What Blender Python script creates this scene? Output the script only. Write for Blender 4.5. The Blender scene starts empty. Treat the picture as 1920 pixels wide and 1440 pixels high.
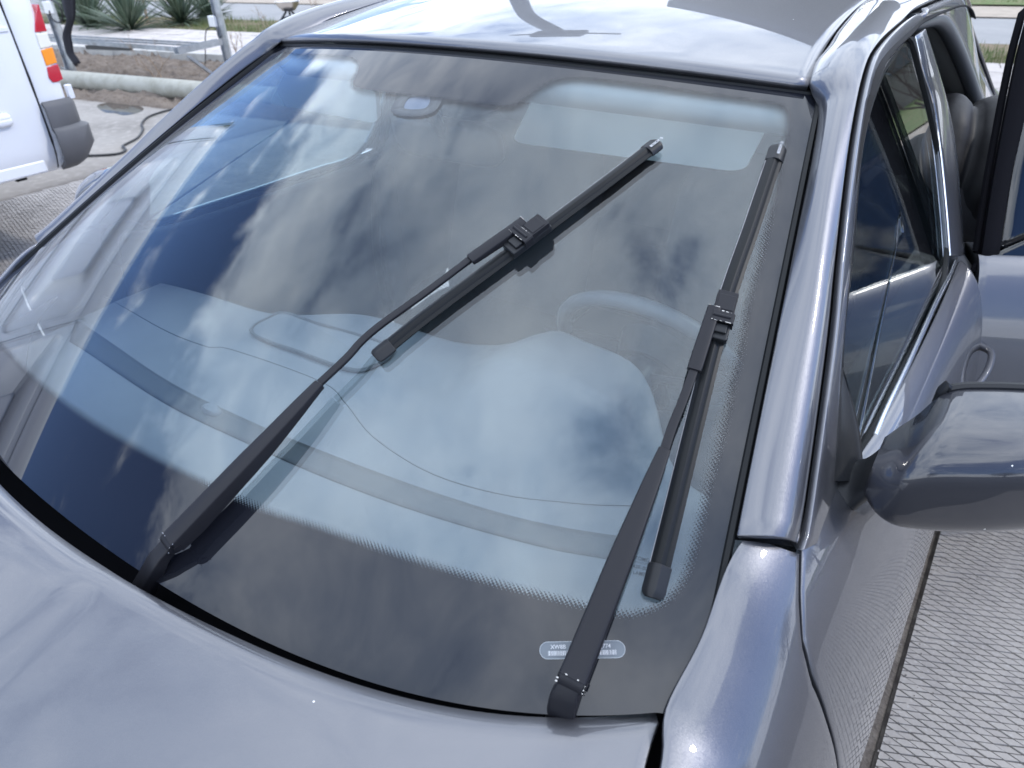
import bpy, bmesh, math, random
import numpy as np
from mathutils import Vector, Matrix
random.seed(7); rng = np.random.default_rng(7)
sc = bpy.context.scene
col = sc.collection
rad = math.radians

# ------------------------------------------------------------------ camera
CX, CY, CZ = 0.8231914, -0.1716982, 1.5669325
YAW, PITCH, ROLL, FPX = 0.637427, 0.5840668, -0.0351309, 1311.9855
def cam_axes():
    cy, sy, cp, sp = math.cos(YAW), math.sin(YAW), math.cos(PITCH), math.sin(PITCH)
    f = np.array([-sy*cp, cy*cp, -sp]); r = np.array([cy, sy, 0.0]); u = np.cross(r, f)
    cr, sr = math.cos(ROLL), math.sin(ROLL)
    return cr*r+sr*u, -sr*r+cr*u, f
CR, CU, CF = cam_axes()
CAM = np.array([CX, CY, CZ])
cd = bpy.data.cameras.new("camera"); cam = bpy.data.objects.new("camera", cd); col.objects.link(cam)
cam.matrix_world = Matrix(((CR[0], CU[0], -CF[0], CX), (CR[1], CU[1], -CF[1], CY), (CR[2], CU[2], -CF[2], CZ), (0, 0, 0, 1)))
cd.sensor_width = 36.0; cd.lens = FPX/1920*36; cd.clip_start = 0.02; cd.clip_end = 600
cd.dof.use_dof = True; cd.dof.focus_distance = 0.95; cd.dof.aperture_fstop = 8.0
sc.camera = cam
sc.render.resolution_x, sc.render.resolution_y = 1024, 768

# ------------------------------------------------------------------ world and sun
SUN_EL, SUN_AZ = rad(46), rad(56)          # azimuth clockwise from +Y towards +X
sun_dir = np.array([math.sin(SUN_AZ)*math.cos(SUN_EL), math.cos(SUN_AZ)*math.cos(SUN_EL), math.sin(SUN_EL)])
w = bpy.data.worlds.new("World"); sc.world = w; w.use_nodes = True
N, L = w.node_tree.nodes, w.node_tree.links
N.clear()
def nd(t, **k):
    n = N.new(t)
    for a, b in k.items(): setattr(n, a, b)
    return n
def mth(op, a, b=None, c=None, clamp=False):
    m = N.new('ShaderNodeMath'); m.operation = op; m.use_clamp = clamp
    for i, v in enumerate((a, b, c)):
        if v is None: continue
        if isinstance(v, (int, float)): m.inputs[i].default_value = v
        else: L.new(v, m.inputs[i])
    return m.outputs[0]
def maprange(v, a, b, c=0.0, d=1.0, smooth=True):
    m = N.new('ShaderNodeMapRange'); m.interpolation_type = 'SMOOTHSTEP' if smooth else 'LINEAR'
    L.new(v, m.inputs[0])
    for i, x in zip((1, 2, 3, 4), (a, b, c, d)): m.inputs[i].default_value = x
    return m.outputs[0]
sky = nd('ShaderNodeTexSky', sky_type='NISHITA', sun_disc=False)
sky.sun_elevation = SUN_EL; sky.sun_rotation = SUN_AZ; sky.air_density = 1.0; sky.dust_density = 0.6; sky.ozone_density = 1.5
tc = nd('ShaderNodeTexCoord'); sep = nd('ShaderNodeSeparateXYZ'); L.new(tc.outputs['Generated'], sep.inputs[0])
X_, Y_, Z_ = sep.outputs
den = mth('ADD', mth('MAXIMUM', Z_, 0.0), 0.10)
cmb = nd('ShaderNodeCombineXYZ'); L.new(mth('DIVIDE', X_, den), cmb.inputs[0]); L.new(mth('DIVIDE', Y_, den), cmb.inputs[1])
def noise(scale, detail, rough, dist, off=(0, 0, 0), stretch=(1, 1, 1), rot=0.0):
    mp = nd('ShaderNodeMapping'); L.new(cmb.outputs[0], mp.inputs[0])
    mp.inputs['Location'].default_value = off; mp.inputs['Scale'].default_value = stretch; mp.inputs['Rotation'].default_value = (0, 0, rot)
    n = nd('ShaderNodeTexNoise'); L.new(mp.outputs[0], n.inputs['Vector'])
    n.inputs['Scale'].default_value = scale; n.inputs['Detail'].default_value = detail
    n.inputs['Roughness'].default_value = rough; n.inputs['Distortion'].default_value = dist
    return n.outputs['Fac']
n1 = noise(1.7, 8, 0.54, 0.35, (3.1, 1.7, 0), (1.0, 0.85, 1), rad(25))
n2 = noise(4.6, 8, 0.60, 0.5, (7.3, -2.2, 0), (1.0, 0.80, 1), rad(25))
n3 = noise(1.4, 5, 0.55, 0.4, (-4.4, 5.0, 0))
# cloud cover: denser towards the zenith and the back, opening to blue low towards -X
hyp = mth('SQRT', mth('ADD', mth('MULTIPLY', X_, X_), mth('MULTIPLY', Y_, Y_))); hx = mth('DIVIDE', X_, mth('MAXIMUM', hyp, 0.001))
hq = mth('SUBTRACT', hx, mth('MULTIPLY', mth('MAXIMUM', mth('DIVIDE', mth('MULTIPLY', Y_, -1.0), mth('MAXIMUM', hyp, 0.001)), 0.0), 0.35))
zb = maprange(hq, -0.80, -1.0, 0.18, 0.60); side_x = maprange(hq, -0.62, -0.74, 0.0, 1.0)
blue = mth('MULTIPLY', side_x, mth('SUBTRACT', 1.0, maprange(mth('SUBTRACT', Z_, zb), -0.10, 0.06)))
n0 = mth('ADD', mth('MULTIPLY', n1, 0.6), mth('MULTIPLY', n2, 0.4))
blue2 = mth('MULTIPLY', mth('MULTIPLY', maprange(hx, .38, .60), maprange(Z_, .78, .60, 0.0, 1.0)), maprange(Z_, .07, .16))
cov = mth('SUBTRACT', mth('ADD', n0, 0.155), mth('MULTIPLY', mth('MAXIMUM', blue, blue2), 0.24))
cover = maprange(cov, 0.46, 0.60)
bright = mth('ADD', mth('MULTIPLY', n2, 0.35), mth('ADD', mth('MULTIPLY', n1, 0.25), mth('MULTIPLY', n3, 0.40)))
ccol = nd('ShaderNodeValToRGB'); L.new(mth('ADD', maprange(bright, 0.38, 0.64, 0, 1), maprange(Z_, 0.38, 0.06, 0.0, 0.45), clamp=True), ccol.inputs[0])
ccol.color_ramp.elements[0].color = (9.2, 11.4, 15.4, 1); ccol.color_ramp.elements[1].color = (23.0, 24.8, 27.6, 1)
mx = nd('ShaderNodeMix', data_type='RGBA'); L.new(cover, mx.inputs[0])
skt = nd('ShaderNodeMix', data_type='RGBA', blend_type='MULTIPLY'); skt.inputs[0].default_value = 1.0
L.new(sky.outputs[0], skt.inputs[6]); skt.inputs[7].default_value = (1.25, 1.5, 2.1, 1)
L.new(skt.outputs[2], mx.inputs[6]); L.new(ccol.outputs[0], mx.inputs[7])
hz = nd('ShaderNodeMix', data_type='RGBA'); L.new(maprange(Z_, 0.16, 0.0, 0, 0.75), hz.inputs[0])
L.new(mx.outputs[2], hz.inputs[6]); hz.inputs[7].default_value = (17, 18, 19.5, 1)
bg = nd('ShaderNodeBackground'); L.new(hz.outputs[2], bg.inputs[0]); bg.inputs[1].default_value = 0.115
wo = nd('ShaderNodeOutputWorld'); L.new(bg.outputs[0], wo.inputs[0])
sl = bpy.data.lights.new("sun", 'SUN'); sl.energy = 1.7; sl.angle = rad(5.0); sl.color = (1.0, 0.965, 0.91)
so = bpy.data.objects.new("sun", sl); col.objects.link(so)
so.rotation_euler = Vector(sun_dir).to_track_quat('Z', 'Y').to_euler()
vs = sc.view_settings; vs.view_transform = 'Standard'; vs.look = 'None'; vs.exposure = 0.14; vs.gamma = 1.0; vs.use_curve_mapping = False
sc.render.engine = 'CYCLES'
sc.cycles.max_bounces = 10; sc.cycles.transparent_max_bounces = 16; sc.cycles.glossy_bounces = 6

# ------------------------------------------------------------------ geometry helpers
def ray(px):
    d = CF*FPX + CR*(px[0]-960) - CU*(px[1]-720); return d/np.linalg.norm(d)
def at(px, axis, val):
    """the point seen at a photo position that lies on the plane axis = val"""
    d = ray(px); return CAM + d*(val-CAM[axis])/d[axis]
def at_side(px, x0=.80, k=.42, z0=.95):
    n = np.array([1, 0, k]); d = ray(px); return CAM + d*((x0+k*z0)-n@CAM)/(n@d)
def project(P):
    d = P-CAM; z = d@CF; return np.stack([960+FPX*(d@CR)/z, 720-FPX*(d@CU)/z], -1)
def surf_hit(px, F, us, vs_):
    """parameters where the photo ray meets surface F(u,v)"""
    for k in range(4):
        U, V = np.meshgrid(us, vs_); P = F(U, V); q = project(P)
        i = np.unravel_index((((q-np.array(px, float))**2).sum(-1)).argmin(), U.shape)
        u, v = U[i], V[i]; du, dv = us[1]-us[0], vs_[1]-vs_[0]
        us = np.linspace(u-du, u+du, 9); vs_ = np.linspace(v-dv, v+dv, 9)
    return u, v
def nrm(v): v = np.asarray(v, float); return v/(np.linalg.norm(v, axis=-1, keepdims=True)+1e-12)
def lerp(a, b, t): return a+(b-a)*t
def spline(pts, n, closed=False):
    """Catmull-Rom through pts, resampled to n points evenly along its length"""
    P = np.asarray(pts, float); m = len(P)
    if closed: Q = np.vstack([P[-1], P, P[0], P[1]]); segs = m
    else: Q = np.vstack([2*P[0]-P[1], P, 2*P[-1]-P[-2]]); segs = m-1
    out = []
    for i in range(segs):
        p0, p1, p2, p3 = Q[i:i+4]; t = np.linspace(0, 1, 24, endpoint=False)[:, None]
        out.append(.5*((2*p1)+(-p0+p2)*t+(2*p0-5*p1+4*p2-p3)*t*t+(-p0+3*p1-3*p2+p3)*t**3))
    out = np.vstack(out+[P[:1] if closed else P[-1:]])
    s = np.r_[0, np.cumsum(np.linalg.norm(np.diff(out, axis=0), axis=1))]
    ts = np.linspace(0, s[-1], n+1 if closed else n)
    R = np.stack([np.interp(ts, s, out[:, k]) for k in range(out.shape[1])], -1)
    return R[:-1] if closed else R
def interp(tab, x):
    """smooth table lookup: tab rows (x, a, b...)"""
    T = np.asarray(tab, float); x = np.asarray(x, float)
    o = np.argsort(T[:, 0]); T = T[o]
    c = np.stack([np.interp(x, T[:, 0], T[:, k]) for k in range(1, T.shape[1])], -1)
    return c[..., 0] if c.shape[-1] == 1 else c

def link(name, me, mat=None, parent=None, smooth=True):
    o = bpy.data.objects.new(name, me); col.objects.link(o)
    if mat is not None and not me.materials: me.materials.append(mat)
    if parent is not None: o.parent = parent
    if smooth: me.shade_smooth()
    return o
def mesh(name, verts, faces, mat=None, parent=None, smooth=True):
    me = bpy.data.meshes.new(name); me.from_pydata([tuple(map(float, v)) for v in verts], [], faces); me.validate(); me.update()
    return link(name, me, mat, parent, smooth)
def empty(name, loc=(0, 0, 0), label=None, cat=None, group=None, kind=None, rz=0):
    o = bpy.data.objects.new(name, None); col.objects.link(o); o.location = loc; o.rotation_euler = (0, 0, rz)
    o.empty_display_size = 0.1
    return tag(o, label, cat, group, kind)
def tag(o, label=None, cat=None, group=None, kind=None):
    for k, v in (('label', label), ('category', cat), ('group', group), ('kind', kind)):
        if v: o[k] = v
    return o
def solid(o, t, off=-1, bev=0.0, seg=2):
    m = o.modifiers.new('s', 'SOLIDIFY'); m.thickness = t; m.offset = off; m.use_even_offset = False
    if bev:
        b = o.modifiers.new('b', 'BEVEL'); b.width = bev; b.segments = seg; b.limit_method = 'ANGLE'; b.angle_limit = rad(50); b.harden_normals = False
    return o
def patch(name, P, mat, parent=None, t=0.0, bev=0.0, flip=False, uv=False, off=-1):
    """surface through a grid of points P[i][j]"""
    P = np.asarray(P, float); n, m = P.shape[:2]
    idx = np.arange(n*m).reshape(n, m)
    a, b, c, d = idx[:-1, :-1].ravel(), idx[1:, :-1].ravel(), idx[1:, 1:].ravel(), idx[:-1, 1:].ravel()
    F = np.stack([a, b, c, d] if not flip else [a, d, c, b], -1)
    me = bpy.data.meshes.new(name); me.from_pydata(P.reshape(-1, 3).tolist(), [], F.tolist()); me.update()
    o = link(name, me, mat, parent)
    if uv:
        l = me.uv_layers.new(name='UVMap'); li = np.empty(len(me.loops), int); me.loops.foreach_get('vertex_index', li)
        uvv = np.stack([(li//m)/(n-1), (li % m)/(m-1)], -1); l.data.foreach_set('uv', uvv.ravel())
    if t: solid(o, t, off, bev)
    return o
def rings(P, cap=True, closed=True):
    """verts, faces of a skin over rings P[i][j] (j closed)"""
    P = np.asarray(P, float); n, m = P.shape[:2]; V = P.reshape(-1, 3).tolist(); F = []
    for i in range(n-1):
        for j in range(m if closed else m-1):
            k = (j+1) % m; F.append((i*m+j, i*m+k, (i+1)*m+k, (i+1)*m+j))
    if cap: F.append(tuple(range(m))[::-1]); F.append(tuple((n-1)*m+j for j in range(m)))
    return V, F
def frames(path):
    P = np.asarray(path, float); T = nrm(np.gradient(P, axis=0)); up = np.array([0, 0, 1.0])
    if abs(T[0] @ up) > .9: up = np.array([0, 1.0, 0])
    a = nrm(np.cross(T[0], up)); A = []
    for t in T:
        a = nrm(a-t*(a@t)); A.append(a)
    A = np.array(A); return P, T, A, np.cross(T, A)
class MB:
    """collects shapes and links them as one mesh object"""
    def __init__(s): s.V = []; s.F = []
    def add(s, V, F):
        o = len(s.V); s.V += [tuple(map(float, v)) for v in V]; s.F += [tuple(o+i for i in f) for f in F]; return s
    def tube(s, path, r, k=10, cap=True):
        P, T, A, B = frames(path); r = np.broadcast_to(np.asarray(r, float), (len(P),))
        th = np.arange(k)/k*2*math.pi
        R = P[:, None]+r[:, None, None]*(np.cos(th)[None, :, None]*A[:, None]+np.sin(th)[None, :, None]*B[:, None])
        return s.add(*rings(R, cap))
    def box(s, c, size, R=None):
        h = np.asarray(size, float)/2
        V = np.array([(x, y, z) for x in (-1, 1) for y in (-1, 1) for z in (-1, 1)])*h
        if R is not None: V = V@np.asarray(R, float).T
        F = [(0, 1, 3, 2), (4, 6, 7, 5), (0, 4, 5, 1), (2, 3, 7, 6), (0, 2, 6, 4), (1, 5, 7, 3)]
        return s.add(V+np.asarray(c, float), F)
    def prism(s, outline, vec):
        O = np.asarray(outline, float); m = len(O); v = np.asarray(vec, float)
        F = [tuple(range(m))[::-1], tuple(range(m, 2*m))]+[(j, (j+1) % m, m+(j+1) % m, m+j) for j in range(m)]
        return s.add(np.vstack([O, O+v]), F)
    def loft(s, R, cap=True): return s.add(*rings(R, cap))
    def build(s, name, mat, parent=None, bev=0.0, smooth=True, seg=2, sub=0, angle=40):
        o = mesh(name, s.V, s.F, mat, parent, smooth)
        bm = bmesh.new(); bm.from_mesh(o.data); bmesh.ops.recalc_face_normals(bm, faces=bm.faces); bm.to_mesh(o.data); bm.free()
        if bev:
            b = o.modifiers.new('b', 'BEVEL'); b.width = bev; b.segments = seg; b.limit_method = 'ANGLE'; b.angle_limit = rad(28); b.harden_normals = True
        elif smooth and angle:
            o.data.set_sharp_from_angle(angle=rad(angle))
        if sub:
            m = o.modifiers.new('u', 'SUBSURF'); m.levels = m.render_levels = sub
        return o
def rot2(d):
    """orthonormal rows -> matrix whose columns are d, side, up"""
    d = nrm(d); s_ = nrm(np.cross([0, 0, 1.0], d)); u = np.cross(d, s_); return np.stack([d, s_, u], 1)

# ------------------------------------------------------------------ materials
MATS = {}
def material(name, base=(.5, .5, .5), rough=.5, metal=0.0, **k):
    if name in MATS: return MATS[name]
    m = bpy.data.materials.new(name); m.use_nodes = True; nt = m.node_tree; b = nt.nodes['Principled BSDF']
    b.inputs['Base Color'].default_value = (*base, 1); b.inputs['Roughness'].default_value = rough; b.inputs['Metallic'].default_value = metal
    for a, v in k.get('set', {}).items(): b.inputs[a].default_value = v
    ln = nt.links.new
    co = nt.nodes.new('ShaderNodeNewGeometry').outputs['Position']
    if 'noise' in k:      # (scale, detail, colour2, contrast lo, hi)
        s_, d_, c2, lo, hi = k['noise']
        n = nt.nodes.new('ShaderNodeTexNoise'); n.inputs['Scale'].default_value = s_; n.inputs['Detail'].default_value = d_; n.inputs['Roughness'].default_value = .65
        ln(co, n.inputs['Vector'])
        r = nt.nodes.new('ShaderNodeMapRange'); ln(n.outputs['Fac'], r.inputs[0]); r.inputs[1].default_value = lo; r.inputs[2].default_value = hi
        x = nt.nodes.new('ShaderNodeMix'); x.data_type = 'RGBA'; ln(r.outputs[0], x.inputs[0]); x.inputs[6].default_value = (*base, 1); x.inputs[7].default_value = (*c2, 1)
        ln(x.outputs[2], b.inputs['Base Color']); last = x
        if 'noise2' in k:
            s_, d_, c2, lo, hi = k['noise2']
            n = nt.nodes.new('ShaderNodeTexNoise'); n.inputs['Scale'].default_value = s_; n.inputs['Detail'].default_value = d_
            ln(co, n.inputs['Vector'])
            r = nt.nodes.new('ShaderNodeMapRange'); ln(n.outputs['Fac'], r.inputs[0]); r.inputs[1].default_value = lo; r.inputs[2].default_value = hi
            y = nt.nodes.new('ShaderNodeMix'); y.data_type = 'RGBA'; ln(r.outputs[0], y.inputs[0]); ln(last.outputs[2], y.inputs[6]); y.inputs[7].default_value = (*c2, 1)
            ln(y.outputs[2], b.inputs['Base Color'])
    if 'bump' in k:       # (scale, detail, strength, distance)
        s_, d_, st, di = k['bump']
        n = nt.nodes.new('ShaderNodeTexNoise'); n.inputs['Scale'].default_value = s_; n.inputs['Detail'].default_value = d_; ln(co, n.inputs['Vector'])
        bp = nt.nodes.new('ShaderNodeBump'); bp.inputs['Strength'].default_value = st; bp.inputs['Distance'].default_value = di
        ln(n.outputs['Fac'], bp.inputs['Height']); ln(bp.outputs[0], b.inputs['Normal'])
    if 'rvar' in k:       # roughness variation (scale, lo, hi)
        s_, lo, hi = k['rvar']
        n = nt.nodes.new('ShaderNodeTexNoise'); n.inputs['Scale'].default_value = s_; n.inputs['Detail'].default_value = 5; ln(co, n.inputs['Vector'])
        r = nt.nodes.new('ShaderNodeMapRange'); ln(n.outputs['Fac'], r.inputs[0]); r.inputs[1].default_value = .3; r.inputs[2].default_value = .7
        r.inputs[3].default_value = lo; r.inputs[4].default_value = hi; ln(r.outputs[0], b.inputs['Roughness'])
    MATS[name] = m; return m

def paint_material():
    m = material('grey_metallic_paint', (.126, .128, .142), .42, .85, set={'Coat Weight': 1.0, 'Coat Roughness': .012, 'Coat IOR': 1.55, 'IOR': 1.5})
    nt = m.node_tree; ln = nt.links.new; b = nt.nodes['Principled BSDF']
    co = nt.nodes.new('ShaderNodeTexCoord').outputs['Object']
    v = nt.nodes.new('ShaderNodeTexVoronoi'); v.inputs['Scale'].default_value = 2600; ln(co, v.inputs['Vector'])
    # metal flakes: each cell tilts the base layer slightly
    sub = nt.nodes.new('ShaderNodeVectorMath'); sub.operation = 'SUBTRACT'; ln(v.outputs['Color'], sub.inputs[0]); sub.inputs[1].default_value = (.5, .5, .5)
    sca = nt.nodes.new('ShaderNodeVectorMath'); sca.operation = 'SCALE'; ln(sub.outputs[0], sca.inputs[0]); sca.inputs['Scale'].default_value = .16
    g = nt.nodes.new('ShaderNodeNewGeometry'); add = nt.nodes.new('ShaderNodeVectorMath'); ln(g.outputs['Normal'], add.inputs[0]); ln(sca.outputs[0], add.inputs[1])
    no = nt.nodes.new('ShaderNodeVectorMath'); no.operation = 'NORMALIZE'; ln(add.outputs[0], no.inputs[0]); ln(no.outputs[0], b.inputs['Normal'])
    # faint dust speckle raises coat roughness here and there
    n = nt.nodes.new('ShaderNodeTexNoise'); n.inputs['Scale'].default_value = 3.5; n.inputs['Detail'].default_value = 6; ln(co, n.inputs['Vector'])
    r = nt.nodes.new('ShaderNodeMapRange'); ln(n.outputs['Fac'], r.inputs[0]); r.inputs[1].default_value = .35; r.inputs[2].default_value = .75; r.inputs[3].default_value = .004; r.inputs[4].default_value = .03
    ln(r.outputs[0], b.inputs['Coat Roughness'])
    return m
def specks(m, scale, size, colour=(.75, .75, .73), share=.35):
    nt = m.node_tree; ln = nt.links.new; b = nt.nodes['Principled BSDF']; co = nt.nodes.new('ShaderNodeNewGeometry').outputs['Position']
    v = nt.nodes.new('ShaderNodeTexVoronoi'); v.inputs['Scale'].default_value = scale; ln(co, v.inputs['Vector'])
    s1 = nt.nodes.new('ShaderNodeSeparateColor'); ln(v.outputs['Color'], s1.inputs[0])
    th_ = nt.nodes.new('ShaderNodeMath'); th_.operation = 'MULTIPLY'; ln(s1.outputs[0], th_.inputs[0]); th_.inputs[1].default_value = size
    a_ = nt.nodes.new('ShaderNodeMath'); a_.operation = 'LESS_THAN'; ln(v.outputs['Distance'], a_.inputs[0]); ln(th_.outputs[0], a_.inputs[1])
    b2 = nt.nodes.new('ShaderNodeMath'); b2.operation = 'LESS_THAN'; ln(s1.outputs[1], b2.inputs[0]); b2.inputs[1].default_value = share
    c_ = nt.nodes.new('ShaderNodeMath'); c_.operation = 'MULTIPLY'; ln(a_.outputs[0], c_.inputs[0]); ln(b2.outputs[0], c_.inputs[1])
    df = nt.nodes.new('ShaderNodeBsdfDiffuse'); df.inputs[0].default_value = (*colour, 1); mx_ = nt.nodes.new('ShaderNodeMixShader')
    ln(c_.outputs[0], mx_.inputs[0]); ln(b.outputs[0], mx_.inputs[1]); ln(df.outputs[0], mx_.inputs[2]); ln(mx_.outputs[0], nt.nodes['Material Output'].inputs[0])
PAINT = paint_material(); specks(PAINT, 17, .022, share=.3)

def glass_material(name, tint, r0=.045, dust=.0, haze=(.5, .52, .55)):
    """thin sheet of glass: tinted see-through plus mirror reflection by angle"""
    m = bpy.data.materials.new(name); m.use_nodes = True; nt = m.node_tree; nt.nodes.clear(); ln = nt.links.new
    def M(op, a, b=None):
        x = nt.nodes.new('ShaderNodeMath'); x.operation = op
        for i, v in enumerate((a, b)):
            if v is None: continue
            if isinstance(v, (int, float)): x.inputs[i].default_value = v
            else: ln(v, x.inputs[i])
        return x.outputs[0]
    g = nt.nodes.new('ShaderNodeNewGeometry'); d = nt.nodes.new('ShaderNodeVectorMath'); d.operation = 'DOT_PRODUCT'
    ln(g.outputs['Normal'], d.inputs[0]); ln(g.outputs['Incoming'], d.inputs[1])
    c = M('SUBTRACT', 1.0, M('ABSOLUTE', d.outputs['Value'])); F = M('ADD', r0, M('MULTIPLY', 1-r0, M('POWER', c, 5.0)))
    tr = nt.nodes.new('ShaderNodeBsdfTransparent'); tr.inputs[0].default_value = (*tint, 1)
    gl = nt.nodes.new('ShaderNodeBsdfGlossy'); gl.inputs['Roughness'].default_value = 0.0; gl.inputs['Color'].default_value = (1, 1, 1, 1)
    mx = nt.nodes.new('ShaderNodeMixShader'); ln(F, mx.inputs[0]); ln(tr.outputs[0], mx.inputs[1]); ln(gl.outputs[0], mx.inputs[2])
    out = nt.nodes.new('ShaderNodeOutputMaterial'); last = mx
    if dust:
        df = nt.nodes.new('ShaderNodeBsdfDiffuse'); df.inputs[0].default_value = (*haze, 1)
        n = nt.nodes.new('ShaderNodeTexNoise'); n.inputs['Scale'].default_value = 5; n.inputs['Detail'].default_value = 8
        co = nt.nodes.new('ShaderNodeTexCoord').outputs['Object']; ln(co, n.inputs['Vector'])
        r = nt.nodes.new('ShaderNodeMapRange'); ln(n.outputs['Fac'], r.inputs[0]); r.inputs[1].default_value = .3; r.inputs[2].default_value = .8; r.inputs[3].default_value = dust*.6; r.inputs[4].default_value = dust*1.5
        vo = nt.nodes.new('ShaderNodeTexVoronoi'); vo.inputs['Scale'].default_value = 9; ln(co, vo.inputs['Vector'])
        sp = M('LESS_THAN', vo.outputs['Distance'], .0065); fac = M('MAXIMUM', r.outputs[0], M('MULTIPLY', sp, .22))
        m2 = nt.nodes.new('ShaderNodeMixShader'); ln(fac, m2.inputs[0]); ln(last.outputs[0], m2.inputs[1]); ln(df.outputs[0], m2.inputs[2]); last = m2
    ln(last.outputs[0], out.inputs[0]); MATS[name] = m; return m
GLASS = glass_material('windscreen_glass', (.87, .935, .96), .05, dust=.012)
GLASS_IN = glass_material('windscreen_inner_glass', (.87, .935, .96), .05)
SIDEGLASS = glass_material('side_glass', (.62, .68, .68), .055)
TINTGLASS = glass_material('tinted_glass', (.22, .23, .25), .06)
FRITBLK = material('black_ceramic', (.012, .013, .015), .3, set={'Specular IOR Level': .3})
BLACK = material('black_rubber', (.008, .009, .010), .42, bump=(300, 3, .08, .001), set={'Specular IOR Level': .17})
MATTE = material('matte_rubber', (.007, .007, .009), .75, set={'Specular IOR Level': .04})
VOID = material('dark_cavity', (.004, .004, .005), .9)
SATIN = material('satin_black_metal', (.015, .015, .018), .44, .0, bump=(900, 3, .1, .0004), set={'Specular IOR Level': .2})
GLOSSBLK = material('gloss_black_plastic', (.01, .011, .013), .12)
PLASTIC = material('grained_black_plastic', (.013, .014, .016), .42, bump=(700, 4, .15, .0005), set={'Specular IOR Level': .28})
STEEL = material('bare_metal_wear', (.55, .53, .5), .35, .9)
RUST = material('rusty_steel', (.16, .06, .03), .8, noise=(300, 4, (.05, .03, .02), .4, .6))
CHROME = material('chrome_trim', (.75, .76, .78), .12, 1.0)
DASH = material('dashboard_plastic', (.15, .155, .165), .62, bump=(900, 3, .35, .0006), noise=(2.5, 5, (.125, .13, .14), .35, .65))
DASHDK = material('dashboard_dark_strip', (.045, .05, .055), .6, bump=(1200, 3, .3, .0005))
CLOTH = material('seat_cloth', (.035, .037, .042), .9, bump=(500, 4, .3, .001))
HEADLINER = material('grey_headliner', (.30, .31, .31), .9, bump=(400, 3, .2, .0008))
VISOR = material('pale_visor_vinyl', (.66, .68, .66), .7, bump=(300, 3, .15, .0006))

# ================================================================== THE GREY CAR
car = empty('parked_car', (0, 0, 0), 'dark grey metallic saloon with two upright wipers and its rear door open', 'car')
WB, WT, YT, ZT, ZB, CB, CT, DZT, DZB, SAG = .7362649, .568771, .79098, 1.388067, .9704909, .1811985, .1104862, .0332532, .0058618, .0275331
def GS(u, v):
    """outer face of the windscreen"""
    u = np.asarray(u, float); v = np.asarray(v, float); u = u+0*v; v = v+0*u
    c = CB+(CT-CB)*v; wd = WB+(WT-WB)*v; dz = DZB+(DZT-DZB)*v
    return np.stack([u*wd, YT*v+c*u*u, ZB+(ZT-ZB)*v-dz*u*u+SAG*2*v*(1-v)], -1)
def GN(u, v, e=1e-3):
    n = np.cross(GS(u+e, v)-GS(u-e, v), GS(u, v+e)-GS(u, v-e)); return nrm(n)
def uv_of(px): return surf_hit(px, GS, np.linspace(-1.15, 1.15, 240), np.linspace(-.2, 1.1, 200))
def on_glass(px, h=0.0):
    """point seen at px that hovers h above the glass"""
    u, v = uv_of(px); P = GS(u, v); n = GN(u, v); d = ray(px); return P-d*(h/(-d@n))
low = np.array([uv_of(q) for q in [(0, 868), (60, 925), (100, 960), (180, 1010), (245, 1062), (340, 1122), (450, 1180), (560, 1228), (700, 1280), (820, 1312), (950, 1333), (1100, 1341), (1208, 1338)]])
low = low[low[:, 0] > 0]; lowc = np.polyfit(np.r_[low[:, 0]**2], low[:, 1], 2)
print('glass low', np.round(low, 3).tolist())
def vlow(u): return np.clip(np.polyval(lowc, np.minimum(np.asarray(u)**2, .93)), -.06, .08)
us, vs2 = np.linspace(-1, 1, 121), np.linspace(0, 1, 81)
U, V = np.meshgrid(us, vs2, indexing='ij'); V = vlow(U)+(1-vlow(U))*V
# --- black ceramic band with its dotted edge
clear_px = [(1465, 262), (1462, 280), (1440, 380), (1417, 480), (1393, 567), (1377, 660), (1360, 735), (1343, 813), (1320, 900), (1297, 994), (1285, 1040), (1272, 1080), (1245, 1117), (1205, 1138),
            (1162, 1140), (1099, 1125), (930, 1082), (742, 1027), (600, 978), (506, 949), (390, 897), (283, 843), (200, 797), (100, 728), (30, 668)]
clr = [uv_of(q) for q in clear_px]
clr += [(-.90, clr[-1][1]-.03), (-.93, .22), (-.93, .5), (-.925, .8), (-.91, .93), (-.87, .965)]
top_px = [(560, 106), (640, 109), (662, 118), (665, 130), (656, 150), (655, 163), (668, 171), (740, 180), (760, 182), (830, 190), (880, 197), (945, 203), (975, 196), (1005, 175), (1035, 157), (1075, 150), (1150, 157), (1300, 177), (1440, 197), (1464, 207), (1468, 225)]
clr += [uv_of(q) for q in top_px]
def met(u, v): return np.stack([np.asarray(u)*(WB+(WT-WB)*np.asarray(v)), np.asarray(v)*.9], -1)
poly = np.array([met(a, b) for a, b in clr]); poly = spline(poly, 420, closed=True)
nu, nv = 421, 281
U, V = np.meshgrid(np.linspace(-1, 1, nu), np.linspace(0, 1, nv), indexing='ij'); V = vlow(U)+(1-vlow(U))*V; Mt = met(U, V)
def sdist(Q, poly):
    D = np.full(Q.shape[:-1], 9.0); ins = np.zeros(Q.shape[:-1], bool); m = len(poly)
    for i in range(m):
        a, b = poly[i], poly[(i+1) % m]; ab = b-a
        t = np.clip(((Q-a)@ab)/(ab@ab+1e-12), 0, 1); D = np.minimum(D, np.linalg.norm(Q-a-t[..., None]*ab, axis=-1))
        c = (a[1] > Q[..., 1]) != (b[1] > Q[..., 1]); x = a[0]+(Q[..., 1]-a[1])/(b[1]-a[1]+1e-12)*ab[0]
        ins ^= c & (Q[..., 0] < x)
    return np.where(ins, -D, D)
SD = sdist(Mt, poly)
Gn_, Gs_ = GN(U, V), GS(U, V)
Ptop, Plow = Gs_+Gn_*.00008, Gs_-Gn_*.0025
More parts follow.
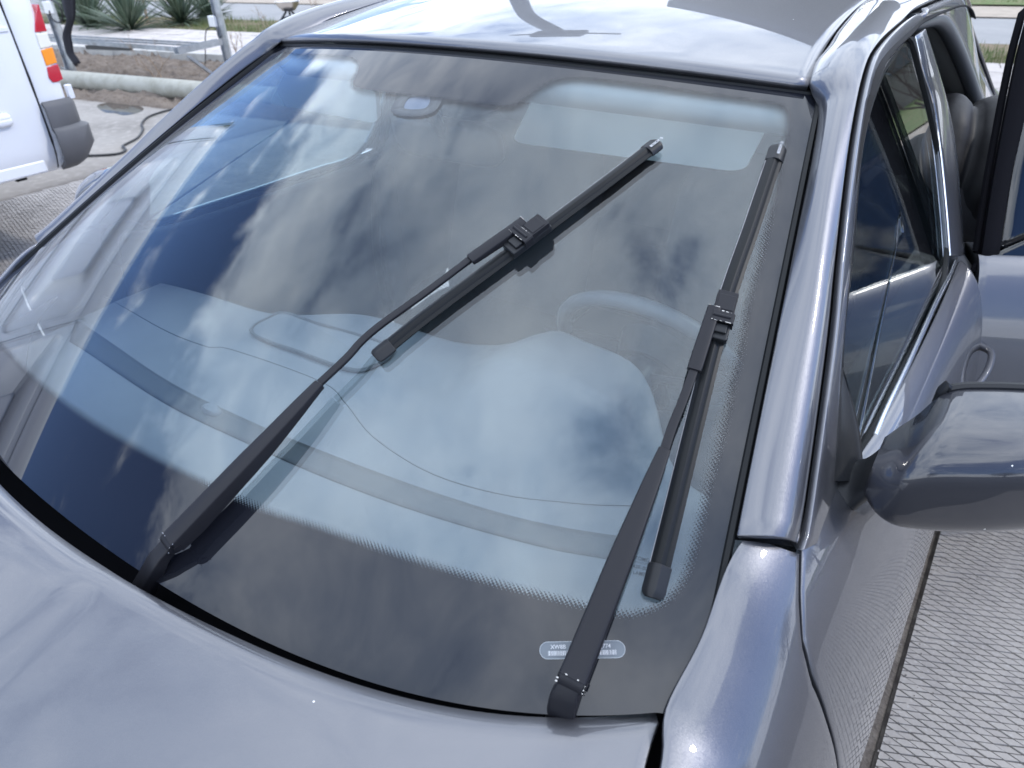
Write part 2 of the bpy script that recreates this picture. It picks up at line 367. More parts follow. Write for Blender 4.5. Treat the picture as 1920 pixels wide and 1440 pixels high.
idx = np.arange(nu*nv).reshape(nu, nv)
gq = np.stack([idx[:-1, :-1], idx[1:, :-1], idx[1:, 1:], idx[:-1, 1:]], -1).reshape(-1, 4); gq = gq[(SD.ravel()[gq] < .0230).any(1)]
gu = np.unique(gq); gm = np.full(nu*nv, -1); gm[gu] = np.arange(len(gu))
ws = mesh('windshield', GS(U, V).reshape(-1, 3)[gu], gm[gq].tolist(), GLASS, car)
solid(ws, .005, -1); tag(ws, 'curved clear windscreen reflecting clouds')
ws.data.materials.append(GLASS_IN); ws.modifiers['s'].material_offset = 1
quads = np.stack([idx[:-1, :-1], idx[1:, :-1], idx[1:, 1:], idx[:-1, 1:]], -1).reshape(-1, 4); sq = SD.ravel()[quads]
VV, QQ, EE, FF = [], [], [], []
for Pq, sel in ((Ptop, (sq > -.001).any(1)),):
    qs = quads[sel]; used = np.unique(qs); remap = np.full(nu*nv, -1); remap[used] = np.arange(len(used))+sum(len(v) for v in VV)
    VV.append(Pq.reshape(-1, 3)[used]); QQ.append(remap[qs]); EE.append(SD.ravel()[used]); FF.append(np.c_[Mt.reshape(-1, 2)[used], np.zeros(len(used))])
me = bpy.data.meshes.new('frit_band'); me.from_pydata(np.vstack(VV).tolist(), [], np.vstack(QQ).tolist()); me.update()
a = me.attributes.new('edge', 'FLOAT', 'POINT'); a.data.foreach_set('value', np.concatenate(EE).astype('f'))
a = me.attributes.new('flat', 'FLOAT_VECTOR', 'POINT'); a.data.foreach_set('vector', np.vstack(FF).ravel().astype('f'))
fm = bpy.data.materials.new('dotted_black_ceramic'); fm.use_nodes = True; nt = fm.node_tree; ln = nt.links.new; b = nt.nodes['Principled BSDF']
b.inputs['Base Color'].default_value = (.008, .009, .013, 1); b.inputs['Roughness'].default_value = .015
def FM(op, a_, b_=None, c_=None):
    x = nt.nodes.new('ShaderNodeMath'); x.operation = op
    for i, v in enumerate((a_, b_, c_)):
        if v is None: continue
        if isinstance(v, (int, float)): x.inputs[i].default_value = v
        else: ln(v, x.inputs[i])
    return x.outputs[0]
ae = nt.nodes.new('ShaderNodeAttribute'); ae.attribute_name = 'edge'; af = nt.nodes.new('ShaderNodeAttribute'); af.attribute_name = 'flat'
sx = nt.nodes.new('ShaderNodeSeparateXYZ'); ln(af.outputs['Vector'], sx.inputs[0])
S = 0.0032
rx, ry = FM('DIVIDE', FM('ADD', sx.outputs[0], sx.outputs[1]), S*1.3), FM('DIVIDE', FM('SUBTRACT', sx.outputs[0], sx.outputs[1]), S*1.3)
fx, fy = FM('SUBTRACT', FM('FRACT', rx), .5), FM('SUBTRACT', FM('FRACT', ry), .5)
dist = FM('SQRT', FM('ADD', FM('MULTIPLY', fx, fx), FM('MULTIPLY', fy, fy)))
radius = FM('ADD', FM('MULTIPLY', ae.outputs['Fac'], 44.0), .14)
al = FM('MULTIPLY', FM('GREATER_THAN', radius, dist), FM('GREATER_THAN', ae.outputs['Fac'], 0.0))
ln(al, b.inputs['Alpha']); b.inputs['Specular IOR Level'].default_value = .56
link('frit_band', me, fm, ws)

# --- roof between the two ditches
ditch = np.array([at((1512, 163), 2, 1.366), at((1540, 90), 2, 1.395), at((1567, 53), 2, 1.412), at((1600, 20), 2, 1.425), at((1627, 0), 2, 1.433),
                  (.520, 1.62, 1.438), (.515, 1.95, 1.425), (.505, 2.2, 1.39)])
ditch[0] = (.561, .885, 1.368)
_px, _pz = np.polyfit(ditch[:, 1], ditch[:, 0], 3), np.polyfit(ditch[:, 1], ditch[:, 2], 3)     # one fair curve, so the roof mirrors cleanly
ditch = np.stack([np.polyval(_px, ditch[:, 1]), ditch[:, 1], np.polyval(_pz, ditch[:, 1])], -1)
_y = np.linspace(.87, 2.25, 120); DT = np.c_[_y, np.polyval(_px, _y), np.polyval(_pz, _y)]
rows = []
nR = 60
for r in np.linspace(0, 1, nR):
    ye = lerp(.895, 2.2, r); x_, z_ = interp(DT, ye)
    uu = np.linspace(-1, 1, 61); bow = lerp(.100, -.06, min(1, r*1.6)); cr = lerp(.034, .036, r)
    k = np.abs(uu)**2
    rows.append(np.stack([uu*x_, ye-bow*(1-k), z_+cr*(1-k**1.05)], -1))
rows = np.array(rows)
# curl the leading edge down a touch behind the glass
rows[0, :, 2] -= .0015
patch('roof', rows, PAINT, car, t=.010, flip=True)
hd = GS(np.linspace(-1, 1, 81), 1.0)+np.array([0, .004, -.006])
MB().tube(hd+np.array([0, .0015, .0035]), .0068, 8).build('windscreen_seal', BLACK, car)
# headliner under the roof
patch('headliner', rows[2:, 2:-2]-np.array([0, 0, .045]), HEADLINER, car)

hu = np.linspace(-.97, .97, 57)
patch('header_trim', np.array([GS(hu, 1.0)-np.array([0, 0, .012]), GS(hu, .97)-np.array([0, 0, .02]), GS(hu, .96)-np.array([0, -.03, .045]), rows[8, 2:-2]-np.array([0, 0, .05])]), HEADLINER, car, t=.004)
# --- body side surface (driver side is +X)
def plan(y): return .885-.016*(y-1.15)**2-.03*np.clip(-.45-y, 0, 9)**2*2-.02*np.clip(y-2.2, 0, 9)**2*2
INNER = np.array([(-1.15, .600, .800), (-.95, .660, .850), (-.6, .725, .905), (-.25, .752, .943), (0, .748, .962), (.10, .738, .968), (.15, .727, .972), (.19, .712, .980), (.254, .7145, 1.008), (.335, .7115, 1.052),
                  (.45, .735, 1.050), (.59, .762, 1.012), (.86, .776, 1.000), (1.4, .778, .998), (2.1, .752, 1.010), (2.6, .70, 1.02), (3.1, .64, 1.00), (3.3, .60, .96)])
_iy = np.linspace(-1.15, 3.3, 400)
INN = spline(INNER, 400)
def inner(y):
    y = np.asarray(y, float); return np.interp(y, INN[:, 0], INN[:, 1]), np.interp(y, INN[:, 0], INN[:, 2])
AX_F, AX_R, WR = -.42, 2.18, .345
def zlow(y):
    z = .20+0*y
    for ax in (AX_F, AX_R):
        d = np.abs(y-ax); z = np.where(d < WR, np.maximum(z, .31+np.sqrt(np.clip(WR**2-d**2, 0, 1))), z)
    return z
def BS(y, t):
    y = np.asarray(y, float); t = np.asarray(t, float); y = y+0*t; t = t+0*y
    xi, zi = inner(y); xm = plan(y)
    a, b = np.clip(t, 0, 1), np.clip(t-1, 0, 1)
    P0, P1, P2, P3 = (xi, zi), (lerp(xi, xm, .46), zi-.012), (xm-.022, .885), (xm, .69)
    x = (1-a)**3*P0[0]+3*(1-a)**2*a*P1[0]+3*(1-a)*a*a*P2[0]+a**3*P3[0]
    z = (1-a)**3*P0[1]+3*(1-a)**2*a*P1[1]+3*(1-a)*a*a*P2[1]+a**3*P3[1]
    zb = lerp(.69, np.minimum(zlow(y), .689), b)
    z = np.where(t > 1, zb, z); q = np.clip((.69-zb)/.49, 0, 1)
    x = np.where(t > 1, xm-.045*q**2.2-.0015*np.sin(q*9)*0, x)
    return np.stack([x, y, z], -1)
def side_part(name, ya, yb, tt, mat=PAINT, sx=1, parent=None, n=90, thick=.008):
    """ya(t), yb(t): front and rear limits of a body panel"""
    rows = []
    for t in tt:
        y = np.linspace(ya(t), yb(t), n); rows.append(BS(y, t))
    R = np.array(rows); R[..., 0] *= sx
    return patch(name, R, mat, parent, t=thick, flip=(sx > 0), bev=.0015)
tt = np.r_[np.linspace(0, 1, 34), np.linspace(1.04, 2, 26)]
gap_px = [(1490, 1034), (1487, 1120), (1491, 1200), (1508, 1270), (1538, 1350), (1552, 1400)]
gp = np.array([surf_hit(q, BS, np.linspace(-.3, 1.2, 260), np.linspace(0, 1.6, 200)) for q in gap_px])
print('gap y,t', np.round(gp, 3).tolist())
gp = gp[np.argsort(gp[:, 1])]
GY = np.vstack([[gp[0, 0]+.005, -.2], gp, [gp[-1, 0]+.012, .9], [gp[-1, 0]+.03, 1.35], [gp[-1, 0]+.03, 2.0]])
def gap_y(t): return np.interp(t, GY[:, 1], GY[:, 0])

def build_side(sx):
    m = lambda P: np.asarray(P)*np.array([sx, 1, 1])
    side_name = 'driver' if sx > 0 else 'passenger'
    G5 = .0028
    # fender: its inner edge runs beside the glass, then along the bonnet
    fy0 = lambda t: -1.10
    joint_t = gp[0, 1]
    def fy1(t): return gap_y(t)-G5 if t > joint_t else lerp(.343, gap_y(joint_t)-G5-.004, t/joint_t)
    side_part('fender', fy0, fy1, tt, sx=sx, parent=car, n=150)
    # A pillar and roof rail in one pressing
    gin = [GS(1.0, v)+np.array([.0085, -.001, .0035]) for v in (.222, .3, .42, .55, .7, .85)]
    cin = np.array(gin+[at((1534, 215), 2, 1.339), at((1529, 190), 2, 1.350), at((1518, 172), 2, 1.361), at((1515, 158), 2, 1.368), at((1525, 122), 2, 1.382)]+[ditch[i]+np.array([.0030, 0, .0]) for i in range(1, len(ditch))])
    cgap = np.array([at_side(q) for q in [(1490, 1030), (1507, 960), (1550, 647), (1567, 480), (1593, 267), (1620, 133), (1647, 80), (1693, 37), (1723, 13)]]+[(.607, 1.70, 1.415), (.604, 2.0, 1.385), (.60, 2.25, 1.335)])
    ci, cg = spline(cin, 90), spline(cgap, 90)
    # pair the two edges by Y so that stations run straight across
    yq = np.r_[np.linspace(0, 1, 90)]
    cols = []
    cix = np.interp(yq, np.linspace(0, 1, 90), np.arange(90))
    A = np.stack([np.interp(cix, np.arange(90), ci[:, k]) for k in range(3)], -1)
    tgt = np.clip(A[:, 1]+np.interp(yq, [0, .15, .5, 1], [.035, .02, -.03, .0]), cg[0, 1], cg[-1, 1])
    B = np.stack([np.interp(tgt, cg[:, 1], cg[:, k]) for k in range(3)], -1)
    rowsP = []
    T = nrm(np.gradient(A, axis=0)); Nn = nrm(np.cross(T, B-A)); Nn *= np.sign(Nn[:, 2:3])
    bul = np.interp(yq, [0, .25, .5, .65, 1], [.021, .021, .020, .016, .015])[:, None]
    C = lerp(A, B, .56)+Nn*bul*1.5
    for s in np.linspace(0, 1, 17):
        rowsP.append((1-s)**2*A+2*s*(1-s)*C+s*s*B)
    patch('roof_pillar', m(np.array(rowsP)), PAINT, car, t=.009, flip=(sx < 0), bev=.0015)
    # black gasket beside the glass and a dark strip that paints in the door gap shade
    ge = np.array([GS(1.0, v)+np.array([.0035, 0, -.001]) for v in np.linspace(-.03, 1.0, 60)])
    MB().tube(m(ge), .0046, 6).build('windscreen_gasket', BLACK, car)
    lower = A-Nn*.012; lowB = B-Nn*.012
    patch('gap_shadow_strip', m(np.array([A-Nn*.016+(A-B)*.15, lerp(A, B, .5)-Nn*.012, B-Nn*.016+(B-A)*.25])), VOID, car, t=.003)
    return m, cg, B
def frame_pts():
    return np.array([at_side(q) for q in [(1608, 858), (1581, 690), (1600, 480), (1620, 267), (1653, 150), (1680, 103), (1708, 70), (1729, 133), (1760, 267), (1773, 367), (1780, 470), (1768, 545), (1700, 690)]])

def build_door(sx):
    m = lambda P: np.asarray(P)*np.array([sx, 1, 1])
    d = empty('front_door'); d.parent = car
    if sx > 0: d['label'] = 'driver door with mirror beside the raised wiper'
    G5 = .0028
    ry = lambda t: 1.325
    t0 = .03
    tz = np.r_[np.linspace(t0, 1, 34), np.linspace(1.04, 2, 24)]
    side_part('door_skin', lambda t: gap_y(t)+G5, ry, tz, sx=sx, parent=d, n=120)
    # window frame: from the door gap in to the glass
    outer_px = [(1490, 1030), (1507, 960), (1550, 647), (1567, 480), (1593, 267), (1620, 133), (1647, 80), (1693, 37), (1725, 22)]
    outer = [at_side((q[0]+4, q[1])) for q in outer_px]
    outer += [at_side(q) for q in [(1728, 55), (1750, 123), (1770, 193), (1787, 283), (1797, 400), (1803, 480)]]
    outer = [o+np.array([.006, 0, .002]) for o in outer]
    inn = [at_side(q) for q in [(1585, 985), (1583, 960), (1581, 690), (1600, 480), (1620, 267), (1653, 150), (1680, 103), (1705, 74), (1711, 66)]]
    inn += [at_side(q) for q in [(1714, 70), (1729, 133), (1748, 193), (1762, 283), (1774, 400), (1780, 480)]]
    inn = [o+np.array([-.002, 0, 0]) for o in inn]
    O, I = np.array(outer), np.array(inn)
    def dens(P, k=7):
        return np.vstack([spline(P[:9], 60), spline(P[9:], 40)])
    O, I = dens(O), dens(I)
    mid = lerp(O, I, .45)+np.array([.007, 0, .003])
    R = np.array([(1-s)**2*O+2*s*(1-s)*mid+s*s*I for s in np.linspace(0, 1, 9)])
    patch('window_frame', m(R[:, :60]), PAINT, d, t=.008, flip=(sx < 0), bev=.001)
    o = patch('window_frame', m(R[:, 60:]), PAINT, d, t=.008, flip=(sx < 0), bev=.001)
    # gloss strip at the rear edge of the frame
    Bp = lerp(O[60:], I[60:], .97)+np.array([.002, 0, .001])
    MB().tube(m(Bp), .0017, 6).build('frame_strip', CHROME, d)
    # glass
    W = spline(frame_pts(), 80, closed=True); c = W.mean(0)
    gl = np.array([c+(W-c)*s-np.array([.007, 0, 0]) for s in np.linspace(.001, 1.035, 12)])
    gl = gl.transpose(1, 0, 2); gl = np.vstack([gl, gl[:1]])
    # bow outwards very slightly
    g = patch('door_glass', m(gl), SIDEGLASS, d, flip=(sx > 0)); solid(g, .004, 0)
    MB().tube(m(np.vstack([W, W[:1]])-np.array([.004, 0, 0])), .0045, 6).build('window_seal', BLACK, d)
    # belt moulding: satin strip along the sill of the window
    bl = spline(np.array([at_side(q) for q in [(1622, 866), (1657, 780), (1704, 680), (1752, 573), (1778, 522), (1792, 488)]]), 40)
    prof = np.array([(-.0040, .0, -.002), (-.0036, 0, .0055), (-.001, 0, .0075), (.0022, 0, .0065), (.0042, 0, .001), (.0046, 0, -.008)])
    patch('belt_moulding', m(np.array([bl+q for q in prof])), material('satin_trim', (.70, .73, .78), .24, 1.0), d, t=.004, flip=(sx < 0))
    # handle: recess cup and grip
    hy, hz = 1.17, None
    c0 = BS(1.20, .62); n = np.array([.92, 0, .38])
    mb = MB(); n = np.array([1.0, 0, .12])
    path = spline([BS(1.115, .68)+n*.001, BS(1.14, .68)+n*.018, BS(1.215, .68)+n*.030, BS(1.285, .68)+n*.027, BS(1.31, .68)+n*.002], 24)
    mb.tube(m(path), np.interp(np.linspace(0, 1, 24), [0, .2, .8, 1], [.007, .0065, .0065, .008]), 10)
    mb.build('door_handle', PAINT, d)
    th = np.linspace(0, 2*math.pi, 24, endpoint=False)
    cup = np.array([[BS(1.215+.07*r*math.cos(a), .68+.09*r*math.sin(a))+n*(.0012-.014*(1-r)) for a in np.r_[th, 0]] for r in np.linspace(.02, 1, 6)])
    patch('handle_cup', m(cup), VOID, d, flip=(sx > 0))
    # inner side of the door
    inn = np.array([[BS(y, t)-np.array([.07, 0, 0]) for y in np.linspace(.50, 1.30, 20)] for t in np.linspace(.05, 1.9, 14)])
    patch('door_lining', m(inn), CLOTH, d, t=.01)
    return d
for sx in (1, -1):
    build_side(sx)
    build_door(sx)

# --- bonnet
hood_px = [(60, 972), (142, 1035), (200, 1075), (240, 1100), (300, 1131), (400, 1180), (500, 1228), (600, 1270), (700, 1301), (800, 1325), (900, 1341), (1000, 1350), (1100, 1353), (1180, 1347), (1213, 1341)]
def hz(x): return .992-.030*(np.abs(x)/.7)**2.2
edge = []
for q in hood_px:
    P = at(q, 2, .985)
    for _ in range(6): P = at(q, 2, hz(P[0]))
    edge.append(P)
edge = np.array(edge)
print('hood edge', np.round(edge, 3).tolist())
ex = np.r_[-edge[::-1][:, 0], edge[:, 0]]; o_ = np.argsort(edge[:, 0])
EX, EY = edge[o_, 0], edge[o_, 1]
pc = np.polyfit(np.r_[EX, -EX]**2, np.r_[EY, EY], 4)
def hood_back(x): return np.polyval(pc, x*x)
xs = np.linspace(-1, 1, 141); rowsH = []
def hood_side(y): return inner(y)[0]-.006
for r in np.linspace(0, 1, 90):
    row = []
    for x0 in xs:
        xe = .704*x0; yb = hood_back(xe)
        y = lerp(yb, -.98+.20*abs(x0)**3, r)
        hs = hood_side(y if y < .17 else .17) if abs(x0) > .0 else .7
        w_ = hs/.704 if r > 0 else 1.0
        k = min(1, r*9); w_ = lerp(min(w_, 1.012), w_, k) if r > 0 else 1.0
        x = xe*w_
        f = -y-.0
        z = hz(x)-.075*np.clip(f, 0, 9)**1.0*1.0-.085*np.clip(f, 0, 9)**2.2
        # power crease near x = 0.155 running forward
        cx = abs(x)-(.155+.12*max(f, 0)); z += .0055/(1+math.exp(cx/.008))*min(1, max(0, (yb-y)/.04)) - .0000
        z -= .006*math.exp(-((yb-y)/.006)**2)
        row.append((x, y, z))
    rowsH.append(row)
patch('hood', np.array(rowsH), PAINT, car, t=.009, flip=True, bev=.0018)
# cowl well and scuttle between bonnet and glass
sc_rows = []
for x in np.linspace(-.74, .74, 80):
    yb = hood_back(x*.95); zg = ZB-.02
    sc_rows.append([(x, yb-.06, zg-.05), (x, yb-.005, zg-.045), (x, yb+.04, zg-.03), (x, yb+.10+CB*(x/WB)**2*.3, zg-.012)])
patch('cowl', np.array(sc_rows), MATTE, car, t=.003)
# closed front, floor, tail: plain pressings that finish the body
xs = np.linspace(-1, 1, 41)
nose = []
for z, y in ((.80, -1.17), (.70, -1.26), (.55, -1.32), (.40, -1.32), (.25, -1.25), (.2, -1.15)):
    nose.append([(x*.74*(1.10 if z < .7 else 1.0), y+.30*abs(x)**2.6, z) for x in xs])
top = [(x*.60, -.98+.20*abs(x)**3-.005, .83-.02*abs(x)) for x in xs]
patch('front_bumper', np.array([top]+nose), PAINT, car, t=.01)
rear = []
for k, (y, z, w_) in enumerate(((2.20, 1.415, .50), (2.55, 1.24, .57), (2.85, 1.08, .63))):
    rear.append([(x*w_, y-.06*abs(x)**2, z-.03*x*x) for x in xs])
patch('rear_window', np.array(rear), TINTGLASS, car, t=.004, flip=True)
boot = []
for (y, z, w_) in ((2.86, 1.075, .64), (3.05, 1.07, .64), (3.25, 1.03, .62), (3.33, .90, .68), (3.36, .6, .80), (3.30, .3, .80)):
    boot.append([(x*w_, y-.12*abs(x)**3, z-.03*x*x) for x in xs])
patch('boot_lid', np.array(boot), PAINT, car, t=.01, flip=True)
MB().box((0, 1.0, .19), (1.60, 4.2, .02)).build('underbody', VOID, car)
MB().box((0, -.42, .45), (1.20, 1.2, .50)).build('engine_bay', VOID, car)

# --- rear door, swung open about its front edge (driver side), closed on the other
HX, HY = .832, 1.338
def build_rear_door(sx, angle):
    d = empty('rear_door', (HX*sx, HY, 0)); d.parent = car; d.rotation_euler = (0, 0, -rad(angle)*sx)
    if angle: d['label'] = 'rear door standing wide open behind the driver window'
    loc = lambda P: (np.asarray(P)*np.array([sx, 1, 1])-np.array([HX*sx, HY, 0]))
    rows = []
    for t in np.r_[np.linspace(.04, 1, 26), np.linspace(1.04, 1.60, 14)]:
        z = BS(1.6, t)[2]; yb = 2.10-.0*z if z > .7 else 2.10-.62*np.clip((.70-z)/.35, 0, 1)**.6*.75
        y = np.linspace(HY-.004, yb, 50)
        xm = BS(y, t); rows.append(xm)
    R = np.array(rows)
    zz = np.minimum(R[..., 2], 9)
    patch('door_skin', loc(R), PAINT, d, t=.008, flip=(sx > 0), bev=.0015)
    S = lambda y, z, o=0: np.array([.80-.42*(z-.95)+o, y, z])
    Wp = [S(1.375, 1.005), S(1.372, 1.15), S(1.385, 1.33), S(1.405, 1.385), S(1.5, 1.392), S(1.65, 1.372), S(1.78, 1.32), S(1.90, 1.22), S(1.985, 1.10), S(2.01, 1.03), S(1.985, .990), S(1.7, .975), S(1.375, .980)]
    Op = [S(1.340, 1.0, .012), S(1.338, 1.15, .010), S(1.345, 1.36, .008), S(1.37, 1.412, .006), S(1.5, 1.418, .006), S(1.66, 1.398, .006), S(1.80, 1.345, .006), S(1.94, 1.24, .008), S(2.03, 1.11, .008), S(2.06, 1.03, .008), S(2.03, .980, .010), S(1.7, .965, .010), S(1.340, .970, .010)]
    W, O = spline(Wp, 90, True), spline(Op, 90, True)
    Rg = np.array([lerp(O, W, s)+np.array([.006*math.sin(math.pi*s), 0, 0]) for s in np.linspace(0, 1, 6)])
    Rg = np.concatenate([Rg, Rg[:, :1]], 1)
    fr = patch('door_frame', loc(Rg), MATTE, d, t=.02, flip=(sx < 0), bev=.002)
    c = W.mean(0)
    g = np.array([c+(W-c)*s-np.array([.004, 0, 0]) for s in np.linspace(.001, 1.03, 10)]).transpose(1, 0, 2); g = np.vstack([g, g[:1]])
    gl = patch('door_glass', loc(g), TINTGLASS, d, flip=(sx > 0)); solid(gl, .004, 0)
    # thick rubber seal round the frame edge, the black edge that faces the lens
    E_ = np.vstack([spline([BS(HY, 1.6)-np.array([.03, -.01, 0]), BS(HY, .9)-np.array([.03, -.01, 0]), BS(HY, .4)-np.array([.035, -.012, 0]), Op[0]-np.array([.034, -.005, 0])], 20), spline([Op[i]-np.array([.030, 0, 0]) for i in range(0, 11)], 60)])
    MB().tube(loc(E_), .007, 8).build('door_seal', MATTE, d)
    lin = np.array([[BS(y, t)-np.array([.075, 0, 0]) for y in np.linspace(HY+.0, 2.04, 20)] for t in np.linspace(.03, 1.4, 12)])
    patch('door_lining', loc(lin), CLOTH, d, t=.012)
    eg = np.array([[BS(HY, t)-np.array([o, -.002, 0]) for o in (0.004, .03, .075)] for t in np.linspace(.04, 1.58, 16)])
    patch('door_edge', loc(eg), BLACK, d, t=.004)
    h = MB(); n = np.array([.9, 0, .4])
    h.tube(loc(spline([BS(1.86, .6)+n*.004, BS(1.89, .6)+n*.036, BS(1.97, .61)+n*.04, BS(2.03, .61)+n*.03, BS(2.05, .6)+n*.004], 20)), .010, 8).build('door_handle', PAINT, d)
build_rear_door(1, 66); build_rear_door(-1, 0)

# --- rear quarters, C pillars, rear seat trim
for sx in (1, -1):
    m = lambda P: np.asarray(P)*np.array([sx, 1, 1])
    side_part('rear_quarter', lambda t: 2.115 if t < 1 else 2.115-.47*min(1, (t-1)*1.6)**.6*.75, lambda t: 3.28, tt, sx=sx, parent=car, n=60)
    arch = spline([at_side((1723, 43)), at_side((1773, 37)), at_side((1800, 77)), at_side((1823, 133)), (.700, 1.90, 1.190), (.745, 2.04, 1.08), (.775, 2.115, 1.0)], 50)
    outer = spline([(.606, 1.34, 1.421), (.607, 1.6, 1.415), (.604, 1.9, 1.395), (.59, 2.2, 1.345), (.585, 2.5, 1.25), (.63, 2.75, 1.12), (.69, 2.85, 1.01)], 50)
    md = lerp(arch, outer, .5)+np.array([.016, 0, .010])
    patch('rear_pillar', m(np.array([(1-s)**2*outer+2*s*(1-s)*md+s*s*arch for s in np.linspace(0, 1, 9)])), PAINT, car, t=.01, flip=(sx < 0))
    C2 = spline([(.525, 2.0, 1.42), (.515, 2.2, 1.385), (.585, 2.55, 1.215), (.645, 2.86, 1.05)], 30)
    O2 = spline([(.60, 2.0, 1.385), (.59, 2.2, 1.345), (.60, 2.5, 1.25), (.69, 2.86, 1.02)], 30)
    patch('rear_rail', m(np.array([C2, lerp(C2, O2, .5)+np.array([.006, 0, .008]), O2])), PAINT, car, t=.008, flip=(sx < 0))
    MB().tube(m(arch-np.array([.012, .010, .0])), .015, 10).build('aperture_seal', material('grey_seal', (.09, .10, .11), .4), car)
    trim = np.array([arch-np.array([.03, 0, 0]), arch-np.array([.07, -.10, .04]), arch-np.array([.10, -.35, .08])])
    patch('pillar_trim', m(trim), HEADLINER, car, t=.01)
    # B pillar behind the front door and the sill
    bp = np.array([[(.80-.42*(z-.95)-.06 if z > .98 else .78, y, z) for y in (1.32, 1.35, 1.38)] for z in np.linspace(.3, 1.38, 14)])
    patch('centre_pillar', m(bp), CLOTH, car, t=.03)
    MB().box((sx*.80, 1.2, .25), (.12, 2.4, .10)).build('door_sill', PAINT, car, bev=.01)
    # wheels
    for ay in (AX_F, AX_R):
        wroot = MB(); th = np.linspace(0, 2*math.pi, 40, endpoint=False)
        prof = [(.205, -.10), (.29, -.10), (.312, -.075), (.318, 0), (.312, .075), (.29, .10), (.205, .10)]
        Rr = np.array([[(sx*.79+o*sx, ay+r*math.cos(a), .318+r*math.sin(a)) for a in th] for r, o in prof])
        tyre = wroot.loft(Rr, cap=False).build('wheel', BLACK, car, angle=25)
        rim = MB(); rim.loft(np.array([[(sx*.79+o*sx, ay+r*math.cos(a), .318+r*math.sin(a)) for a in th] for r, o in ((.207, .095), (.195, .07), (.19, .02))]), cap=False)
        rim.loft(np.array([[(sx*.79+o*sx, ay+r*math.cos(a), .318+r*math.sin(a)) for a in th] for r, o in ((.05, .06), (.045, .085), (.01, .09))]))
        for k in range(5):
            a = k*2*math.pi/5+.2; c, s_ = math.cos(a), math.sin(a)
            rim.prism([(sx*(.79+.05), ay+c*.04-s_*.03, .318+s_*.04+c*.03), (sx*(.79+.05), ay+c*.2-s_*.022, .318+s_*.2+c*.022), (sx*(.79+.05), ay+c*.2+s_*.022, .318+s_*.2-c*.022), (sx*(.79+.05), ay+c*.04+s_*.03, .318+s_*.04-c*.03)], (sx*.03, 0, 0))
        rim.build('rim', material('alloy', (.5, .5, .52), .3, .9), tyre, bev=.003)

# --- cabin
def dash_z(x, y):
    z = .905+.020*np.clip((y-.15)/.3, 0, 1)-.05*np.clip((y-.60)/.2, 0, 1)**2-.03*(np.abs(x)/.7)**3
    hump = np.exp(-(((x-.34)/.155)**4))*np.clip((y-.30)/.28, 0, 1)**1.5*np.clip((.80-y)/.03+.2, 0, 1)
    z = z+.075*hump
    z = z+.012*np.exp(-((x+.02)/.17)**4)*np.clip((y-.44)/.05, 0, 1)
    return z
def dash_back(x): return .55+.10*np.exp(-((x-.0)/.25)**4)+.155*np.exp(-((x-.33)/.19)**4)
xs = np.linspace(-.71, .71, 150); gridD = []
for r in np.linspace(0, 1, 70):
    row = []
    for x in xs:
        y0 = CB*(x/WB)**2+.055; y = lerp(y0, float(dash_back(x)), r)
        row.append((x, y, float(dash_z(x, y))-.02*math.exp(-r/.05)))
    gridD.append(row)
for k, dz in enumerate((.006, .022, .06, .16)):
    gridD.append([(p[0], p[1]+(.004, .006, .0, -.03)[k], p[2]-dz) for p in gridD[69]])
dash = patch('dashboard', np.array(gridD), DASH, car, flip=True)
def on_dash(px, lift=.0):
    d = ray(px); t = .4
    for _ in range(900):
        P = CAM+d*t
        if P[2] < dash_z(P[0], P[1])+lift: break
        t += .002
    return P
def dash_strip(name, pa, pb, mat, lift, n=60):
    A, B = spline([on_dash(q, lift) for q in pa], n), spline([on_dash(q, lift) for q in pb], n)
    R = np.array([lerp(A, B, s) for s in np.linspace(0, 1, 5)])
    R[..., 2] = np.array([[dash_z(p[0], p[1])+lift for p in r] for r in R])
    return patch(name, R, mat, dash, t=.002)
dash_strip('defroster_vent', [(142, 600), (300, 705), (470, 790), (640, 860), (820, 925), (1000, 978), (1185, 1010)],
           [(130, 640), (290, 745), (450, 825), (620, 900), (800, 965), (1000, 1022), (1160, 1052)], DASHDK, .0015)
def seam(pts, lift=.0012, r=.0008):
    P = spline([on_dash(q, 0) for q in pts], 60); P[:, 2] = [dash_z(p[0], p[1])+lift*.4 for p in P]
    MB().tube(P, r, 5).build('seam', DASHDK, dash)
seam([(190, 555), (300, 615), (392, 652), (430, 655), (600, 715), (650, 760), (700, 820), (800, 885), (950, 930), (1080, 945), (1190, 950)])
# lidded tray in the middle and its dark outline
ld = [(474, 628), (505, 600), (540, 592), (620, 618), (722, 650), (735, 668), (700, 692), (660, 698), (570, 668)]
LP = spline([on_dash(q, 0) for q in ld], 60, True); LP[:, 2] = [dash_z(p[0], p[1])+.004 for p in LP]
MB().tube(np.vstack([LP, LP[:1]]), .004, 6).build('tray_rim', DASHDK, dash)
MB().prism(LP[::-1]-np.array([0, 0, .004]), (0, 0, .005)).build('tray_lid', DASH, dash, smooth=False)
# sun sensor dome on the strip
sp = on_dash((398, 772), 0); mb = MB(); th = np.linspace(0, 2*math.pi, 20, endpoint=False)
mb.loft(np.array([[(sp[0]+.022*r*math.cos(a), sp[1]+.012*r*math.sin(a), dash_z(sp[0], sp[1])+h) for a in th] for r, h in ((1, 0), (.95, .005), (.7, .009), (.05, .010))]))
mb.build('sun_sensor', DASH, dash)
